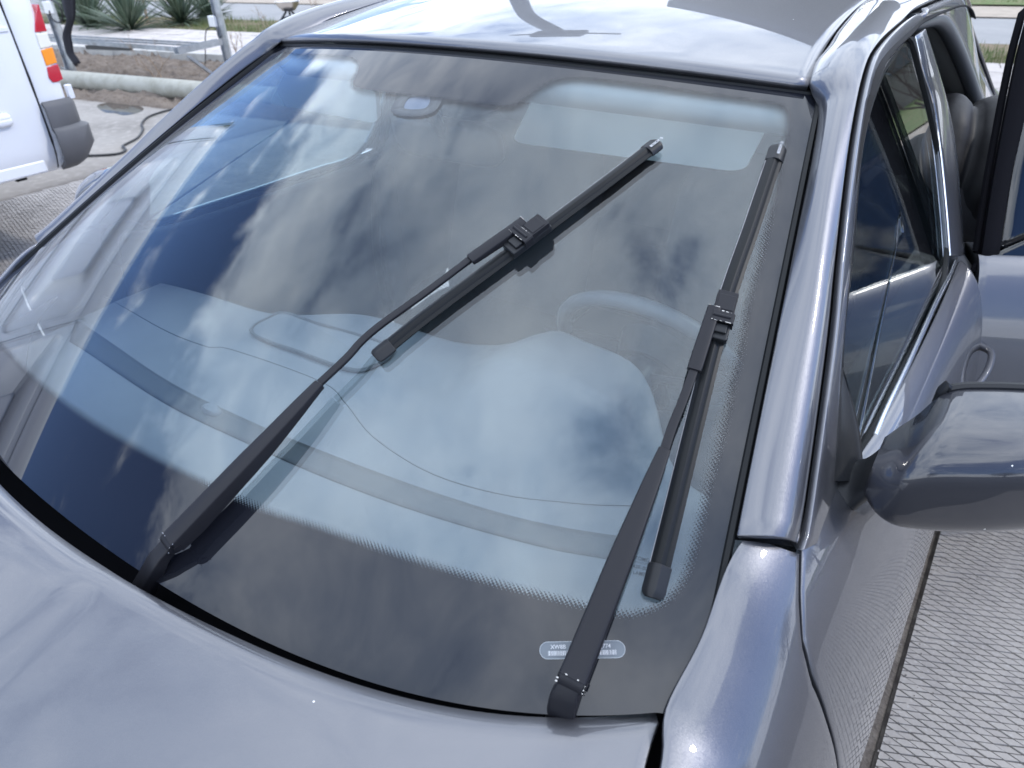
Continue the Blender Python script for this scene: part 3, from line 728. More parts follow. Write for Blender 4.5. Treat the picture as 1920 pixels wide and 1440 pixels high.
# instrument cluster, steering wheel
SWC = np.array([.36, .90, .86]); ax = nrm(np.array([0, -.86, -.5])); e1 = np.array([1.0, 0, 0]); e2 = nrm(np.cross(ax, e1))
sw = empty('steering_wheel'); sw.parent = car
th = np.linspace(0, 2*math.pi, 61); rim_p = SWC+.185*(np.cos(th)[:, None]*e1+np.sin(th)[:, None]*e2)
MB().tube(rim_p, .015, 10, cap=False).build('wheel_rim', material('leather', (.08, .085, .095), .45), sw)
mb = MB(); mb.tube([SWC-ax*.03, SWC+ax*.02], [.075, .06], 20)
for a in (0, math.pi, -math.pi/2): mb.tube([SWC, SWC+.18*(math.cos(a)*e1+math.sin(a)*e2)], [.026, .015], 8)
mb.build('wheel_hub', PLASTIC, sw)
MB().tube([SWC, SWC+np.array([0, -.35, -.10])], .04, 12).build('steering_column', PLASTIC, sw)
MB().tube([SWC+(-.02, -.06, .0), SWC+(-.22, -.03, .02)], [.009, .006], 8).build('stalk', PLASTIC, sw)
MB().tube([SWC+(.02, -.06, .0), SWC+(.22, -.03, .02)], [.009, .006], 8).build('stalk', PLASTIC, sw)
# seats
def cushion(name, c, size, R, mat, parent, n=4.0):
    u = np.linspace(-math.pi/2, math.pi/2, 17); v = np.linspace(0, 2*math.pi, 32, endpoint=False)
    def sp_(c_, e): return np.sign(c_)*np.abs(c_)**e
    P = np.array([[(sp_(math.cos(a), .45)*sp_(math.cos(b), .45), sp_(math.cos(a), .45)*sp_(math.sin(b), .45), sp_(math.sin(a), .45)) for b in v] for a in u])*np.array(size)/2
    P = P@np.asarray(R).T+np.asarray(c); return MB().loft(P).build(name, mat, parent, angle=0)
def Rx(a): c, s_ = math.cos(a), math.sin(a); return np.array([[1, 0, 0], [0, c, -s_], [0, s_, c]])
for x in (.36, -.36):
    s_ = empty('front_seat'); s_.parent = car
    cushion('seat_cushion', (x, 1.20, .50), (.50, .52, .16), Rx(.12), CLOTH, s_)
    cushion('backrest', (x, 1.50, .78), (.48, .14, .62), Rx(-.30), CLOTH, s_)
    cushion('headrest', (x, 1.62, 1.15), (.27, .10, .18), Rx(-.2), CLOTH, s_)
    for o in (-.05, .05): MB().tube([(x+o, 1.58, 1.04), (x+o, 1.60, 1.12)], .006, 6).build('headrest_post', CHROME, s_)
rs = empty('rear_seat'); rs.parent = car
cushion('seat_cushion', (0, 1.98, .52), (1.30, .48, .16), Rx(.1), CLOTH, rs); cushion('backrest', (0, 2.26, .80), (1.28, .14, .60), Rx(-.35), CLOTH, rs)
MB().box((0, 2.55, .98), (1.2, .5, .02)).build('parcel_shelf', CLOTH, car)
MB().box((0, .95, .42), (.26, 1.2, .3)).build('centre_console', PLASTIC, car, bev=.02)
MB().box((0, 1.2, .26), (1.5, 2.6, .02)).build('carpet', CLOTH, car)
# sun visors, headed by their hinge bars
def visor(c4, lbl=None):
    P = [at(q, 1, y) for q, y in c4]; tl, tr, br, bl = P
    Q = np.array([lerp(tl, tr, .5)]) ; n = nrm(np.cross(tr-tl, bl-tl)); n = n if n[1] < 0 else -n
    def q(u, v): return lerp(lerp(tl, tr, u), lerp(bl, br, u), v)
    k = .07; o = []
    for cu, cv, a0 in ((1-k, k*1.8, -90), (1-k, 1-k*1.8, 0), (k, 1-k*1.8, 90), (k, k*1.8, 180)):
        for a in np.radians(np.linspace(a0, a0+90, 7)): o.append(q(cu+k*math.cos(a), cv+k*1.8*math.sin(a)))
    mb = MB(); o = np.array(o); mb.prism(o+n*.008, -n*.016)
    v = mb.build('sun_visor', VISOR, car, bev=.006, seg=3)
    pass
visor([((548, 108), .89), ((705, 128), .89), ((712, 228), .98), ((508, 190), .98)])
visor([((1015, 150), .91), ((1462, 192), .93), ((1398, 318), 1.0), ((962, 262), 1.0)])
# rear view mirror and rain sensor
mc = at((838, 262), 1, .80); mm = empty('rear_view_mirror'); mm.parent = car
cushion('mirror_housing', mc, (.245, .035, .075), Rx(.2), PLASTIC, mm); MB().tube([mc, on_glass((790, 175), -.01)], [.010, .014], 8).build('mirror_stem', PLASTIC, mm)
rs_px = [(733, 205), (745, 185), (775, 172), (810, 172), (829, 180), (822, 200), (806, 213), (775, 218), (745, 215)]
O = spline([on_glass(q, -.0020) for q in rs_px], 48, True); c = O.mean(0)
inn_px = [(757, 200), (765, 185), (782, 179), (803, 180), (806, 190), (798, 202), (780, 205), (762, 204)]
I = spline([on_glass(q, -.0020) for q in inn_px], 48, True)
R_ = np.array([O, lerp(O, I, .5), I]); R_ = np.concatenate([R_, R_[:, :1]], 1)
rsn = patch('rain_sensor', R_, material('sensor_ring', (.03, .028, .03), .5), car, t=.0003)
MB().prism(I-np.array([0, 0, .0008]), (0, 0, -.001)).build('sensor_lens', material('sensor_lens', (.06, .075, .12), .1), rsn, smooth=False)

# ------------------------------------------------------------------ wipers
def gn_at(P):
    """outward glass normal below a 3D point"""
    q = project(np.asarray(P)); u, v = uv_of(q); return GN(u, v)
def glass_path(pts, hs, n):
    """pts photo positions, hs heights above the glass -> smooth 3D path, normals"""
    P = np.array([on_glass(q, h) for q, h in zip(pts, hs)]); P = spline(P, n)
    ups = np.array([gn_at(P[i]) for i in np.linspace(0, n-1, 6).astype(int)])
    ups = np.stack([np.interp(np.linspace(0, 1, n), np.linspace(0, 1, 6), ups[:, k]) for k in range(3)], -1)
    return P, nrm(ups)
def bar(P, up, wd, ht, round_=.25, twist=None):
    """rounded box section swept along P; the path is the middle of its top face"""
    n = len(P); wd = np.broadcast_to(wd, (n,)); ht = np.broadcast_to(ht, (n,)); T = nrm(np.gradient(P, axis=0)); S_ = nrm(np.cross(T, up)); U_ = nrm(np.cross(S_, T))
    r = round_*np.minimum(wd, ht); R = []
    for i in range(n):
        a, b, c = wd[i]/2, ht[i], r[i]; pts = []
        for sx_, sz, a0 in ((1, 0, 90), (-1, 0, 0)):
            pass
        pts = [(a-c, 0), (a-c*.3, -c*.3), (a, -c), (a, -b), (-a, -b), (-a, -c), (-a+c*.3, -c*.3), (-a+c, 0)]
        R.append([P[i]+S_[i]*x+U_[i]*z for x, z in pts])
    return np.array(R)
def sweep_open(P, up, prof):
    T = nrm(np.gradient(P, axis=0)); S_ = nrm(np.cross(T, up)); U_ = nrm(np.cross(S_, T))
    return np.array([[P[i]+S_[i]*x+U_[i]*z for x, z in prof] for i in range(len(P))])

def text_part(name, body, mat, parent, origin, xdir, ydir, height, bold=0.0):
    cu = bpy.data.curves.new(name, 'FONT'); cu.body = body; cu.size = 1.0; cu.align_x = 'CENTER'; cu.align_y = 'CENTER'; cu.offset = bold; cu.resolution_u = 3
    o = bpy.data.objects.new(name, cu); col.objects.link(o); dg = bpy.context.evaluated_depsgraph_get()
    me = bpy.data.meshes.new_from_object(o.evaluated_get(dg)); col.objects.unlink(o); bpy.data.objects.remove(o)
    v = np.empty(len(me.vertices)*3); me.vertices.foreach_get('co', v); v = v.reshape(-1, 3)*height/.7
    x = nrm(xdir); y = nrm(np.asarray(ydir)-x*(np.asarray(ydir)@x)); z = np.cross(x, y)
    w_ = np.asarray(origin)+v[:, :1]*x+v[:, 1:2]*y+v[:, 2:]*z
    me.vertices.foreach_set('co', w_.ravel()); me.update(); me.materials.clear(); return link(name, me, mat, parent, False)
WHITEPRINT = material('white_print', (.55, .56, .58), .6)
def chips(mb, pts, size, up):
    for q in pts:
        s_ = size*random.uniform(.5, 1.3); mb.box(q, (s_*1.6, s_, .0006), rot2(np.array([random.uniform(-1, 1), random.uniform(-1, 1), 0.1])))

def wiper(label, arm_px, arm_h, arm_w, rod_px, rod_h, br_px, br_h, blade_px, blade_h, base_px, adapter_t, off_side):
    root = empty('wiper'); root.parent = car; root['label'] = label
    # wide pressed steel arm
    P, up = glass_path(arm_px, arm_h, 30)
    t = np.linspace(0, 1, 30)
    wd = np.interp(t, [0, .5, .85, 1], arm_w); ht = np.interp(t, [0, .12, .6, .9, 1], [.020, .023, .018, .010, .008])
    MB().loft(bar(P, up, wd, ht, .18)).build('wiper_arm', SATIN, root, bev=.0006)
    # flat rod
    Pr, upr = glass_path([arm_px[-1]]+rod_px, [arm_h[-1]-.0012]+rod_h, 40)
    Pr = Pr-upr*.001
    MB().loft(bar(Pr, upr, np.interp(np.linspace(0, 1, 40), [0, 1], [.0098, .0092]), .0042, .2)).build('arm_rod', SATIN, root, bev=.0004)
    # bracket at the end of the rod
    Pb, upb = glass_path(br_px, br_h, 16)
    MB().loft(bar(Pb, upb, np.interp(np.linspace(0, 1, 16), [0, .1, 1], [.0150, .0158, .0152]), np.interp(np.linspace(0, 1, 16), [0, .5, .8, 1], [.007, .010, .012, .009]), .22)).build('arm_bracket', SATIN, root, bev=.0006)
    # base knuckle
    d0 = P[0]; T0 = nrm(P[1]-P[0]); S0 = nrm(np.cross(T0, up[0])); U0 = nrm(np.cross(S0, T0))
    w0 = wd[0]
    kn = MB(); kp = [d0+T0*.0005-U0*.010-S0*w0*.44, d0+T0*.0005-U0*.010+S0*w0*.44]; kn.tube(kp, .0093, 18)
    base = [d0-U0*.0085]+[on_glass(q, z) for q, z in base_px]; base.append(base[-1]+(base[-1]-base[-2])*.5)
    bp_ = spline(base, 16)
    kn.loft(bar(bp_+U0*.004, np.broadcast_to(U0, (16, 3)), np.interp(np.linspace(0, 1, 16), [0, .25, .35, 1], [w0*.84, w0*.86, w0*1.0, w0*1.05]), np.interp(np.linspace(0, 1, 16), [0, 1], [.010, .022]), .25))
    kn.build('arm_base', SATIN, root, bev=.0008)
    mb = MB(); mb.tube([d0-U0*.010-S0*w0*.52, d0-U0*.010+S0*w0*.53], .0036, 12); mb.build('hinge_pin', SATIN, root)
    ch = MB()
    for k in range(6):
        s_ = -1 if k % 3 == 0 else 1; e = random.uniform(0, 1); a_ = random.uniform(-.3, 1.2)
        ch.box(d0+S0*s_*w0*.47-U0*(.010-.0092*math.cos(a_))-T0*.0092*math.sin(a_), (.0007*random.uniform(.3, 1.6), .0010*random.uniform(.4, 2.2), .0005), rot2(T0))
    for k in range(3): ch.box(d0+T0*.0012+S0*random.uniform(-.5, .5)*w0-U0*.0001, (.0009, .0014, .0006), rot2(T0))
    ch.build('worn_edge', STEEL, root)
    # blade: spoiler strip with ridges, rubber squeegee, two end caps
    Q, uq = glass_path(blade_px, blade_h, 70); L_ = np.linspace(0, 1, 70)
    T = nrm(np.gradient(Q, axis=0)); S_ = nrm(np.cross(T, uq))
    prof = [(.0098, -.0055), (.0100, -.0035), (.0062, -.0020), (.0048, -.0022), (.0032, -.0008), (.0, .0008), (-.0038, .0004), (-.0075, -.0018), (-.0100, -.0045), (-.0098, -.0058)]
    if off_side < 0: prof = [(-x, z) for x, z in prof][::-1]
    MB().loft(sweep_open(Q, uq, prof)).build('wiper_blade', BLACK, root, angle=28)
    MB().loft(sweep_open(Q[1:-1], uq[1:-1], [(-.0028, -.0052), (.0028, -.0052), (.0022, -.0072), (.0010, -.0085), (.0006, -.0125), (-.0006, -.0125), (-.0010, -.0085), (-.0022, -.0072)])).build('squeegee', BLACK, root, angle=28)
    MB().loft(sweep_open(Q[1:-1], uq[1:-1], [(-.0104*off_side, -.0040), (-.0104*off_side, -.0058), (-.0085*off_side, -.0062), (-.0085*off_side, -.0040)])).build('spring_rail', material('dark_steel', (.18, .18, .19), .3, 1.0), root, angle=28)
    def cap(i0, i1, name):
        C = spline(Q[[i0, (i0+i1)//2, i1]] if abs(i1-i0) > 1 else Q[[i0, i1]], 10); uc = uq[i0]
        ex = nrm(C[-1]-C[0]); C = np.array([C[0]+ex*.0*0+(C[-1]-C[0])*s for s in np.linspace(-.1 if i0 else -.25, 1.0, 10)])
        pr = [(.0112, -.0068), (.0116, -.0038), (.0062, -.0006), (.0010, .0022), (-.0045, .0018), (-.0090, -.0008), (-.0114, -.0040), (-.0112, -.0068)]
        if off_side < 0: pr = [(-x, z) for x, z in pr][::-1]
        R = sweep_open(C, np.broadcast_to(uc, (10, 3)), pr)
        c0 = R[0].mean(0); R[0] = c0+(R[0]-c0)*.62; R[1] = R[1].mean(0)+(R[1]-R[1].mean(0))*.94
        return MB().loft(R).build(name, PLASTIC, root, bev=.0009), R
    cap(0, 3, 'end_cap')
    _, Rc = cap(69, 66, 'end_cap')
    # lettering on the upper cap
    i = 68; o_ = Q[i]+uq[i]*.0026+T[i]*.002+S_[i]*(.0022*off_side)
    text_part('cap_lettering', 'BOSCH', WHITEPRINT, root, o_-T[i]*.003, T[i], np.cross(uq[i], T[i]), .0036, .02)
    th = np.linspace(0, 2*math.pi, 17)
    oc = o_+T[i]*.0095
    mk = MB(); ring = oc+.0019*(np.cos(th)[:, None]*T[i]+np.sin(th)[:, None]*S_[i]); mk.tube(ring, .00022, 5, cap=False)
    mk.tube([oc-S_[i]*.0009-T[i]*.0007, oc-S_[i]*.0009+T[i]*.0007], .0002, 4); mk.tube([oc+S_[i]*.0009-T[i]*.0007, oc+S_[i]*.0009+T[i]*.0007], .0002, 4); mk.tube([oc-S_[i]*.0009, oc+S_[i]*.0009], .0002, 4)
    mk.build('cap_emblem', WHITEPRINT, root)
    # adapter block clipped on the blade
    i = int(((project(Q)-np.array(adapter_t))**2).sum(1).argmin()); c = Q[i]; t_, s2, u2 = T[i], S_[i], nrm(uq[i]); R3 = np.stack([t_, s2, u2], 1)
    ad = MB(); ad.box(c+u2*.001, (.062, .0235, .010), R3); ad.build('blade_adapter', PLASTIC, root, bev=.0018, seg=3)
    ad = MB(); ad.box(c+t_*.0135+u2*.0085, (.030, .0225, .009), R3); ad.box(c+t_*.013+u2*.0133, (.020, .0185, .0012), R3)
    ad.build('adapter_cover', SATIN, root, bev=.0013, seg=3)
    ad = MB(); ad.box(c-t_*.0185+u2*.0065, (.011, .017, .006), R3); ad.build('adapter_clip', PLASTIC, root, bev=.0012)
    # cross tongue of the bracket reaching over the adapter, with its pressed rib
    pr = c-t_*.006+u2*.0125; pe = Pb[np.abs((Pb-pr)@t_).argmin()]; cdir = pr+s2*.0135*(-off_side*-1)-pe
    if np.linalg.norm(pe-(pr+s2*.0125)) > np.linalg.norm(pe-(pr-s2*.0125)): far = pr+s2*.0125
    else: far = pr-s2*.0125
    dr = nrm(far-pe); Rt = np.stack([dr, nrm(np.cross(u2, dr)), u2], 1); ln_ = np.linalg.norm(far-pe)
    tg = MB(); tg.box((pe+far)/2-u2*.0005, (ln_, .0135, .0025), Rt); tg.box(far-u2*.006, (.002, .0135, .012), Rt)
    tg.build('bracket_tongue', SATIN, root, bev=.0008)
    MB().tube([lerp(pe, far, .04)+u2*.0010, lerp(pe, far, .86)+u2*.0010], [.0017, .0017], 8).build('pressed_rib', SATIN, root)
    ch = MB()
    for k in range(20):
        e = random.choice((-1, 1)); f_ = random.random(); ch.box(lerp(pe, far, f_)+Rt[:, 1]*e*.0066+u2*random.uniform(-.0004, .0009), (.0016*random.uniform(.2, 1.6), .0007*random.uniform(.3, 1.5), .0006), Rt)
    Te = nrm(Pb[-1]-Pb[-2]); Se = nrm(np.cross(Te, upb[-1]))
    for k in range(14): ch.box(Pb[-1]+Se*random.uniform(-.0065, .0065)-upb[-1]*random.uniform(0, .0035), (.0008, .0018, .0009), rot2(Te))
    ch.build('worn_edge', STEEL, root)
    MB().box(lerp(pe, c, .35)+t_*.010-u2*.003, (.016, .0028, .004), R3).build('rust_patch', RUST, root)
    return root
wiper('passenger side wiper with rust at its bracket',
      [(311, 1011), (382.5, 937), (454, 863.5), (525.5, 790), (597, 716)], [.034, .035, .034, .031, .026], [.0235, .0215, .0165, .0125],
      [(648, 668), (676, 637), (715, 604), (800, 543), (888, 477)], [.024, .023, .023, .022, .021],
      [(880, 484), (925, 452), (982, 411)], [.023, .025, .027],
      [(706, 662), (800, 587), (975, 457), (1130, 342), (1233, 264)], [.012, .012, .0125, .012, .012],
      [((290, 1050), .017), ((262, 1096), -.004)], (986, 444), 1)
wiper('driver side wiper on the right edge of the glass',
      [(1073, 1273), (1116.5, 1165), (1160, 1056), (1203.5, 948), (1247, 840)], [.034, .035, .034, .031, .026], [.0265, .0235, .0170, .0125],
      [(1262, 795), (1282, 745), (1302, 690), (1318, 650)], [.024, .023, .022, .021],
      [(1302, 692), (1322, 630), (1341, 573)], [.023, .025, .027],
      [(1226, 1108), (1258, 980), (1352, 600), (1415, 410), (1461, 272)], [.012, .012, .0125, .012, .012],
      [((1058, 1310), .017), ((1049, 1350), -.004)], (1366, 603), 1)

# --- number plate of the chassis behind the glass, and the maker's stamp in the corner
a, b_ = on_glass((1012, 1220), .0009), on_glass((1172, 1217), .0009); mid = lerp(a, b_, .5); xd = nrm(b_-a); nn = gn_at(mid); yd = nrm(np.cross(nn, xd)); hw = np.linalg.norm(b_-a)/2; hh = .0075
pill = []
for cx_, a0 in ((hw-hh, -90), (-(hw-hh), 90)):
    for t_ in np.radians(np.linspace(a0, a0+180, 13)): pill.append(mid+xd*(cx_+hh*math.cos(t_))+yd*hh*math.sin(t_))
vp = MB().prism(np.array(pill), -nn*.0006).build('vin_plate', material('vin_backing', (.13, .15, .17), .5), car, smooth=False)
MB().tube(np.vstack([pill, pill[:1]])+nn*.0001, .0003, 5, cap=False).build('vin_border', material('vin_edge', (.4, .43, .45), .5), vp)
text_part('vin_lettering', 'XW8B', WHITEPRINT, vp, mid-xd*hw*.56+yd*.0028+nn*.0006, xd, yd, .0036, .012)
text_part('vin_lettering', 'J774', WHITEPRINT, vp, mid+xd*hw*.56+yd*.0028+nn*.0006, xd, yd, .0036, .012)
bc = MB(); x = -hw*.80
while x < hw*.80:
    wbar = random.choice((.0003, .0005, .0008)); R3 = np.stack([xd, yd, nn], 1)
    bc.box(mid+xd*x-yd*.0026+nn*.0004, (wbar, .0042, .0002), R3); x += wbar+random.choice((.0003, .0005))
bc.build('vin_barcode', WHITEPRINT, vp, smooth=False)
INK = material('stamp_ink', (.02, .022, .025), .6)
for (px_, s_) in (((1207, 1049), 'AUTOMOTIVE'), ((1205, 1065), '43R-0001'), ((1207, 1077), 'LAMISAFE'), ((1212, 1088), 'LT')):
    o_ = on_glass(px_, -.0024); nn_ = gn_at(o_)
    xd_ = nrm(on_glass((px_[0]+30, px_[1]+6), -.0024)-o_)
    text_part('glass_stamp', s_, INK, ws, o_, xd_, np.cross(nn_, xd_), .0034, .006)
o1, o2 = on_glass((1186, 1051.5), -.0024), on_glass((1232, 1060), -.0024)
MB().tube([o1, o2], .00025, 4).build('stamp_rule', INK, ws)

# ------------------------------------------------------------------ door mirrors
DARKGLOSS = material('dark_gloss_shell', (.022, .023, .030), .45, .3, set={'Coat Weight': 1.0, 'Coat Roughness': .01, 'Coat IOR': 1.55}); specks(DARKGLOSS, 45, .06, share=.4)
def hit_side(q):
    y_, t_ = surf_hit(q, BS, np.linspace(.1, 1.0, 200), np.linspace(0, 1, 160)); return BS(y_, t_)
def door_mirror(sx):
    m = lambda P: np.asarray(P)*np.array([sx, 1, 1])
    root = empty('door_mirror'); root.parent = car
    if sx > 0: root['label'] = 'gloss dark mirror shell nearest the lens'
    S = [(.787, .500, .530, 1.050, 1.080), (.793, .488, .545, 1.040, 1.088), (.803, .480, .562, 1.028, 1.096), (.815, .475, .580, 1.018, 1.106), (.827, .473, .596, 1.011, 1.124), (.840, .476, .604, 1.008, 1.133), (.865, .487, .616, 1.008, 1.137),
         (.905, .508, .634, 1.012, 1.139), (.95, .538, .650, 1.019, 1.137), (.99, .566, .664, 1.028, 1.131), (1.015, .592, .670, 1.038, 1.122), (1.03, .62, .672, 1.055, 1.108), (1.034, .645, .671, 1.07, 1.095)]
    if sx < 0: S = [(.787+(x-.787)*.78, yf, yb, zb-.022, zt-.024) for x, yf, yb, zb, zt in S]
    S = spline(S[1:], 44)
    def ring(s, inset=0.0):
        x, yf, yb, zb, zt = s; out = []
        zc, hz_ = (zb+zt)/2, (zt-zb)/2-inset
        # front dome then flat back
        for a in np.linspace(-90, 90, 29):
            c, d = math.cos(rad(a)), math.sin(rad(a)); out.append((x, yb-(yb-yf-inset)*abs(c)**.50, zc+hz_*np.sign(d)*abs(d)**.58))
        return out
    R = np.array([ring(s) for s in S])
    sh = MB().loft(m(R)).build('mirror_shell', DARKGLOSS, root, angle=52)
    # dark bezel just behind the shell, and mirror face
    Rb = np.array([ring(s)for s in S]); edge_top = Rb[6:, -1]; edge_bot = Rb[6:, 0]
    loop = spline(np.vstack([Rb[9:, -1], Rb[::-1][:-9, 0]])+np.array([0, .006, 0]), 120, closed=True)
    MB().tube(m(np.vstack([loop, loop[:1]])), .0055, 8, cap=False).build('mirror_bezel', PLASTIC, root)
    c = loop.mean(0); fc = np.array([lerp(c, loop, s) for s in np.linspace(.001, 1, 6)]).transpose(1, 0, 2); fc = np.vstack([fc, fc[:1]])
    patch('mirror_glass', m(fc+np.array([0, .004, 0])), material('mirror_silver', (.8, .82, .84), .02, 1.0), root, t=.003, flip=(sx < 0))
    # turn lamp low on the front edge
    i0, i1 = 22, 43
    tl = np.array([R[i, 3] for i in range(i0, i1)])+np.array([0, -.001, -.001]); tu = np.array([R[i, 5] for i in range(i0, i1)])+np.array([0, -.003, 0])
    patch('turn_lamp', m(np.array([tl, lerp(tl, tu, .5)+np.array([0, -.002, 0]), tu])), material('clear_lens', (.75, .76, .74), .15), root, t=.003, flip=(sx < 0))
    # sail base and arm
    Lp = [at_side((1577, 690)), at_side((1566, 760)), at_side((1558, 850)), at_side((1549, 950)), hit_side((1544, 1010)), hit_side((1547, 1045)), hit_side((1562, 1058))]
    Rp = [at_side((1578, 690)), at_side((1590, 740)), at_side((1602, 800)), at_side((1609, 862)), hit_side((1612, 930)), hit_side((1600, 1000)), hit_side((1584, 1050))]
    Lc, Rc_ = spline(Lp, 34), spline(Rp, 34)
    rows = []
    for k in range(20):
        f = k/33; a_, b2 = Lc[k], Rc_[k]; dv = lerp(np.array([1.0, -.25, .25]), np.array([.62, -.15, .80]), min(1, f*1.6)); out = dv*np.interp(f, [0, .15, .5, .8, 1], [.001, .008, .022, .026, .014]); a_ = a_+dv*.003*min(1, f*3); b2 = b2+dv*.004*min(1, f*3)
        rows.append([a_-np.array([.012, 0, 0]), a_+np.array([.003, 0, .001])]+[(1-s)**2*a_+2*s*(1-s)*(lerp(a_, b2, .45)+out)+s*s*b2 for s in np.linspace(.08, .95, 9)]+[b2+np.array([.002, 0, 0]), b2-np.array([.014, 0, 0])])
    mbx = MB(); mbx.loft(m(np.array(rows)))
    r0_ = hit_side((1592, 925)); print('arm root', r0_)
    armc = spline([r0_+np.array([-.030, -.004, -.022]), r0_+np.array([.002, .004, .002]), (.800, .528, 1.058), (.818, .540, 1.064)], 14)
    rr = []
    for k, c_ in enumerate(armc):
        f = k/13; ry_, rz_ = np.interp(f, [0, .4, 1], [.056, .040, .036]), np.interp(f, [0, .4, 1], [.050, .036, .030])
        rr.append([c_+np.array([0, ry_*math.cos(a)*1.0, rz_*math.sin(a)]) for a in np.linspace(0, 2*math.pi, 28, endpoint=False)])
    mbx.loft(m(np.array(rr)))
    mbx.build('mirror_base', PLASTIC, root, angle=55)
for sx in (1, -1): door_mirror(sx)
# short roof aerial at the back
MB().tube([(.18, 2.05, 1.44), (.18, 2.16, 1.60)], [.004, .002], 6).build('aerial', BLACK, car)

# ================================================================== THE PLACE
RN, RD = np.array([-.148, .989]), np.array([.989, .148])      # across and along the road
def rp(s, t, z=0.0): q = RD*s+RN*t; return (q[0], q[1], z)
def strip(name, t0, t1, z, mat, s0=-60, s1=60, ns=2, kind='structure', bump=0.0, nt_=2, edge=0.0):
    P = np.array([[rp(s, t+(edge*math.sin(s*2.3)*math.sin(s*.7+1) if (j in (0, nt_-1)) else 0), z+(rng.normal()*bump if 0 < j < nt_-1 else 0)) for j, t in enumerate(np.linspace(t0, t1, nt_))] for s in np.linspace(s0, s1, ns)])
    o = patch(name, P, mat, None, flip=False); o['kind'] = kind; return o
SOILM = material('brown_soil', (.135, .108, .088), .95, noise=(6, 8, (.19, .155, .125), .35, .7), noise2=(40, 5, (.07, .05, .038), .52, .75), bump=(30, 8, .8, .02))
FIELD = material('rough_ground', (.10, .105, .05), .95, noise=(.8, 8, (.17, .13, .085), .4, .65), bump=(8, 8, .6, .05))
CONC = material('forecourt_concrete', (.27, .25, .23), .85, noise=(1.3, 8, (.18, .165, .15), .42, .72), noise2=(14, 6, (.33, .31, .285), .5, .75), bump=(60, 6, .4, .003))
CONCB = material('imprinted_concrete', (.335, .31, .285), .82, noise=(9, 7, (.27, .25, .235), .38, .7), noise2=(90, 5, (.40, .38, .36), .55, .8), bump=(220, 6, .5, .0012))
GROOVE = material('dirty_groove', (.085, .072, .066), .95, noise=(25, 5, (.19, .17, .15), .4, .7), bump=(200, 4, .5, .001))
ASPH = material('worn_asphalt', (.23, .23, .23), .9, noise=(.9, 7, (.29, .285, .28), .35, .7), bump=(80, 5, .5, .004))
SANDM = material('roadside_sand', (.38, .32, .26), .95, noise=(3, 7, (.28, .24, .19), .4, .7), bump=(20, 6, .5, .01))
PAVM = material('pale_paving', (.50, .46, .43), .85, noise=(5, 6, (.40, .365, .34), .35, .65), bump=(60, 5, .4, .002))
KERBM = material('kerb_concrete', (.46, .45, .42), .85, noise=(7, 6, (.34, .33, .31), .4, .7), bump=(50, 6, .5, .003))
g = MB(); g.add([(-300, -300, -.09), (300, -300, -.09), (300, 300, -.09), (-300, 300, -.09)], [(0, 1, 2, 3)]); tag(g.build('ground', FIELD, smooth=False), kind='structure')
# forecourt: three slabs with open joints
def slab(name, x0, x1, y0, y1, z, mat, tcut=5.1):
    ns = 60; ys = np.linspace(y0, y1, ns); P = []
    for x in np.linspace(x0, x1, 24):
        ymax = min(y1, (tcut+.148*x)/.989+.03*math.sin(x*3)+.02*math.sin(x*11))
        P.append([(x, y, z) for y in np.linspace(y0, ymax, 30)])
    o = patch(name, np.array(P), mat, None, t=.09, flip=False); o['kind'] = 'structure'; return o
slab('forecourt_left', -26, -5.10, -2.6, 9, 0.0, CONC)
mid_slab = slab('forecourt_middle', -5.06, .80, -2.6, 9, -.006, GROOVE)
right_slab = slab('forecourt_right', .955, 14, -.30, 9, -.006, GROOVE)
g = MB(); g.add([(-40, -60, -.03), (40, -60, -.03), (40, -2.55, -.03), (-40, -2.55, -.03)], [(0, 1, 2, 3)]); tag(g.build('unseen_yard', material('dark_asphalt', (.055, .055, .055), .9, noise=(1.1, 7, (.085, .083, .08), .4, .7), bump=(80, 5, .5, .004)), smooth=False), kind='structure')  # unseen dark ground ahead, added so the side reflections go dark
yg = MB(); yg.add([(.90, -2.6, -.031), (40, -2.6, -.031), (40, -.28, -.031), (.90, -.28, -.031)], [(0, 1, 2, 3)]); tag(yg.build('unseen_yard', MATS['dark_asphalt'], smooth=False), kind='structure')  # unseen extension, added to darken the mirror and rear door reflections
jo = MB(); jo.box((.88, -2.5, -.035), (.20, 16, .05)); tag(jo.build('joint_soil', material('joint_dirt', (.10, .085, .075), .95, noise=(30, 6, (.17, .15, .13), .4, .7), bump=(60, 6, 1, .01))), kind='stuff', label=None)
# imprinted lozenges: parallelograms between two families of grooves
d1, d2 = np.array([math.cos(rad(26)), math.sin(rad(26))])*.0346, np.array([math.cos(rad(-13.5)), math.sin(rad(-13.5))])*.0287
O0 = np.array([1.015, 1.098])
def lozenge_centres(x0, x1, y0, y1, scale=1.0):
    a, b = np.linalg.inv(np.stack([d1, d2], 1)) @ np.array([[x0, x1, x0, x1], [y0, y0, y1, y1]])-(np.linalg.inv(np.stack([d1, d2], 1)) @ O0)[:, None]
    I, J = np.meshgrid(np.arange(int(a.min())-1, int(a.max())+2), np.arange(int(b.min())-1, int(b.max())+2))
    C = O0+(I.ravel()[:, None]+.5)*d1+(J.ravel()[:, None]+.5)*d2
    k = (C[:, 0] > x0) & (C[:, 0] < x1) & (C[:, 1] > y0) & (C[:, 1] < y1) & (C@RN < 5.08)
    return C[k]
def loz(gw=.0030):
    k1, k2 = 1-gw*.9/.0287, 1-gw*.9/.0346
    b_ = [(-.5*k2*d1-.5*k1*d2), (.5*k2*d1-.5*k1*d2), (.5*k2*d1+.5*k1*d2), (-.5*k2*d1+.5*k1*d2)]
    return np.array(b_)
LB = loz(.0030); LT = LB*np.array(.93)
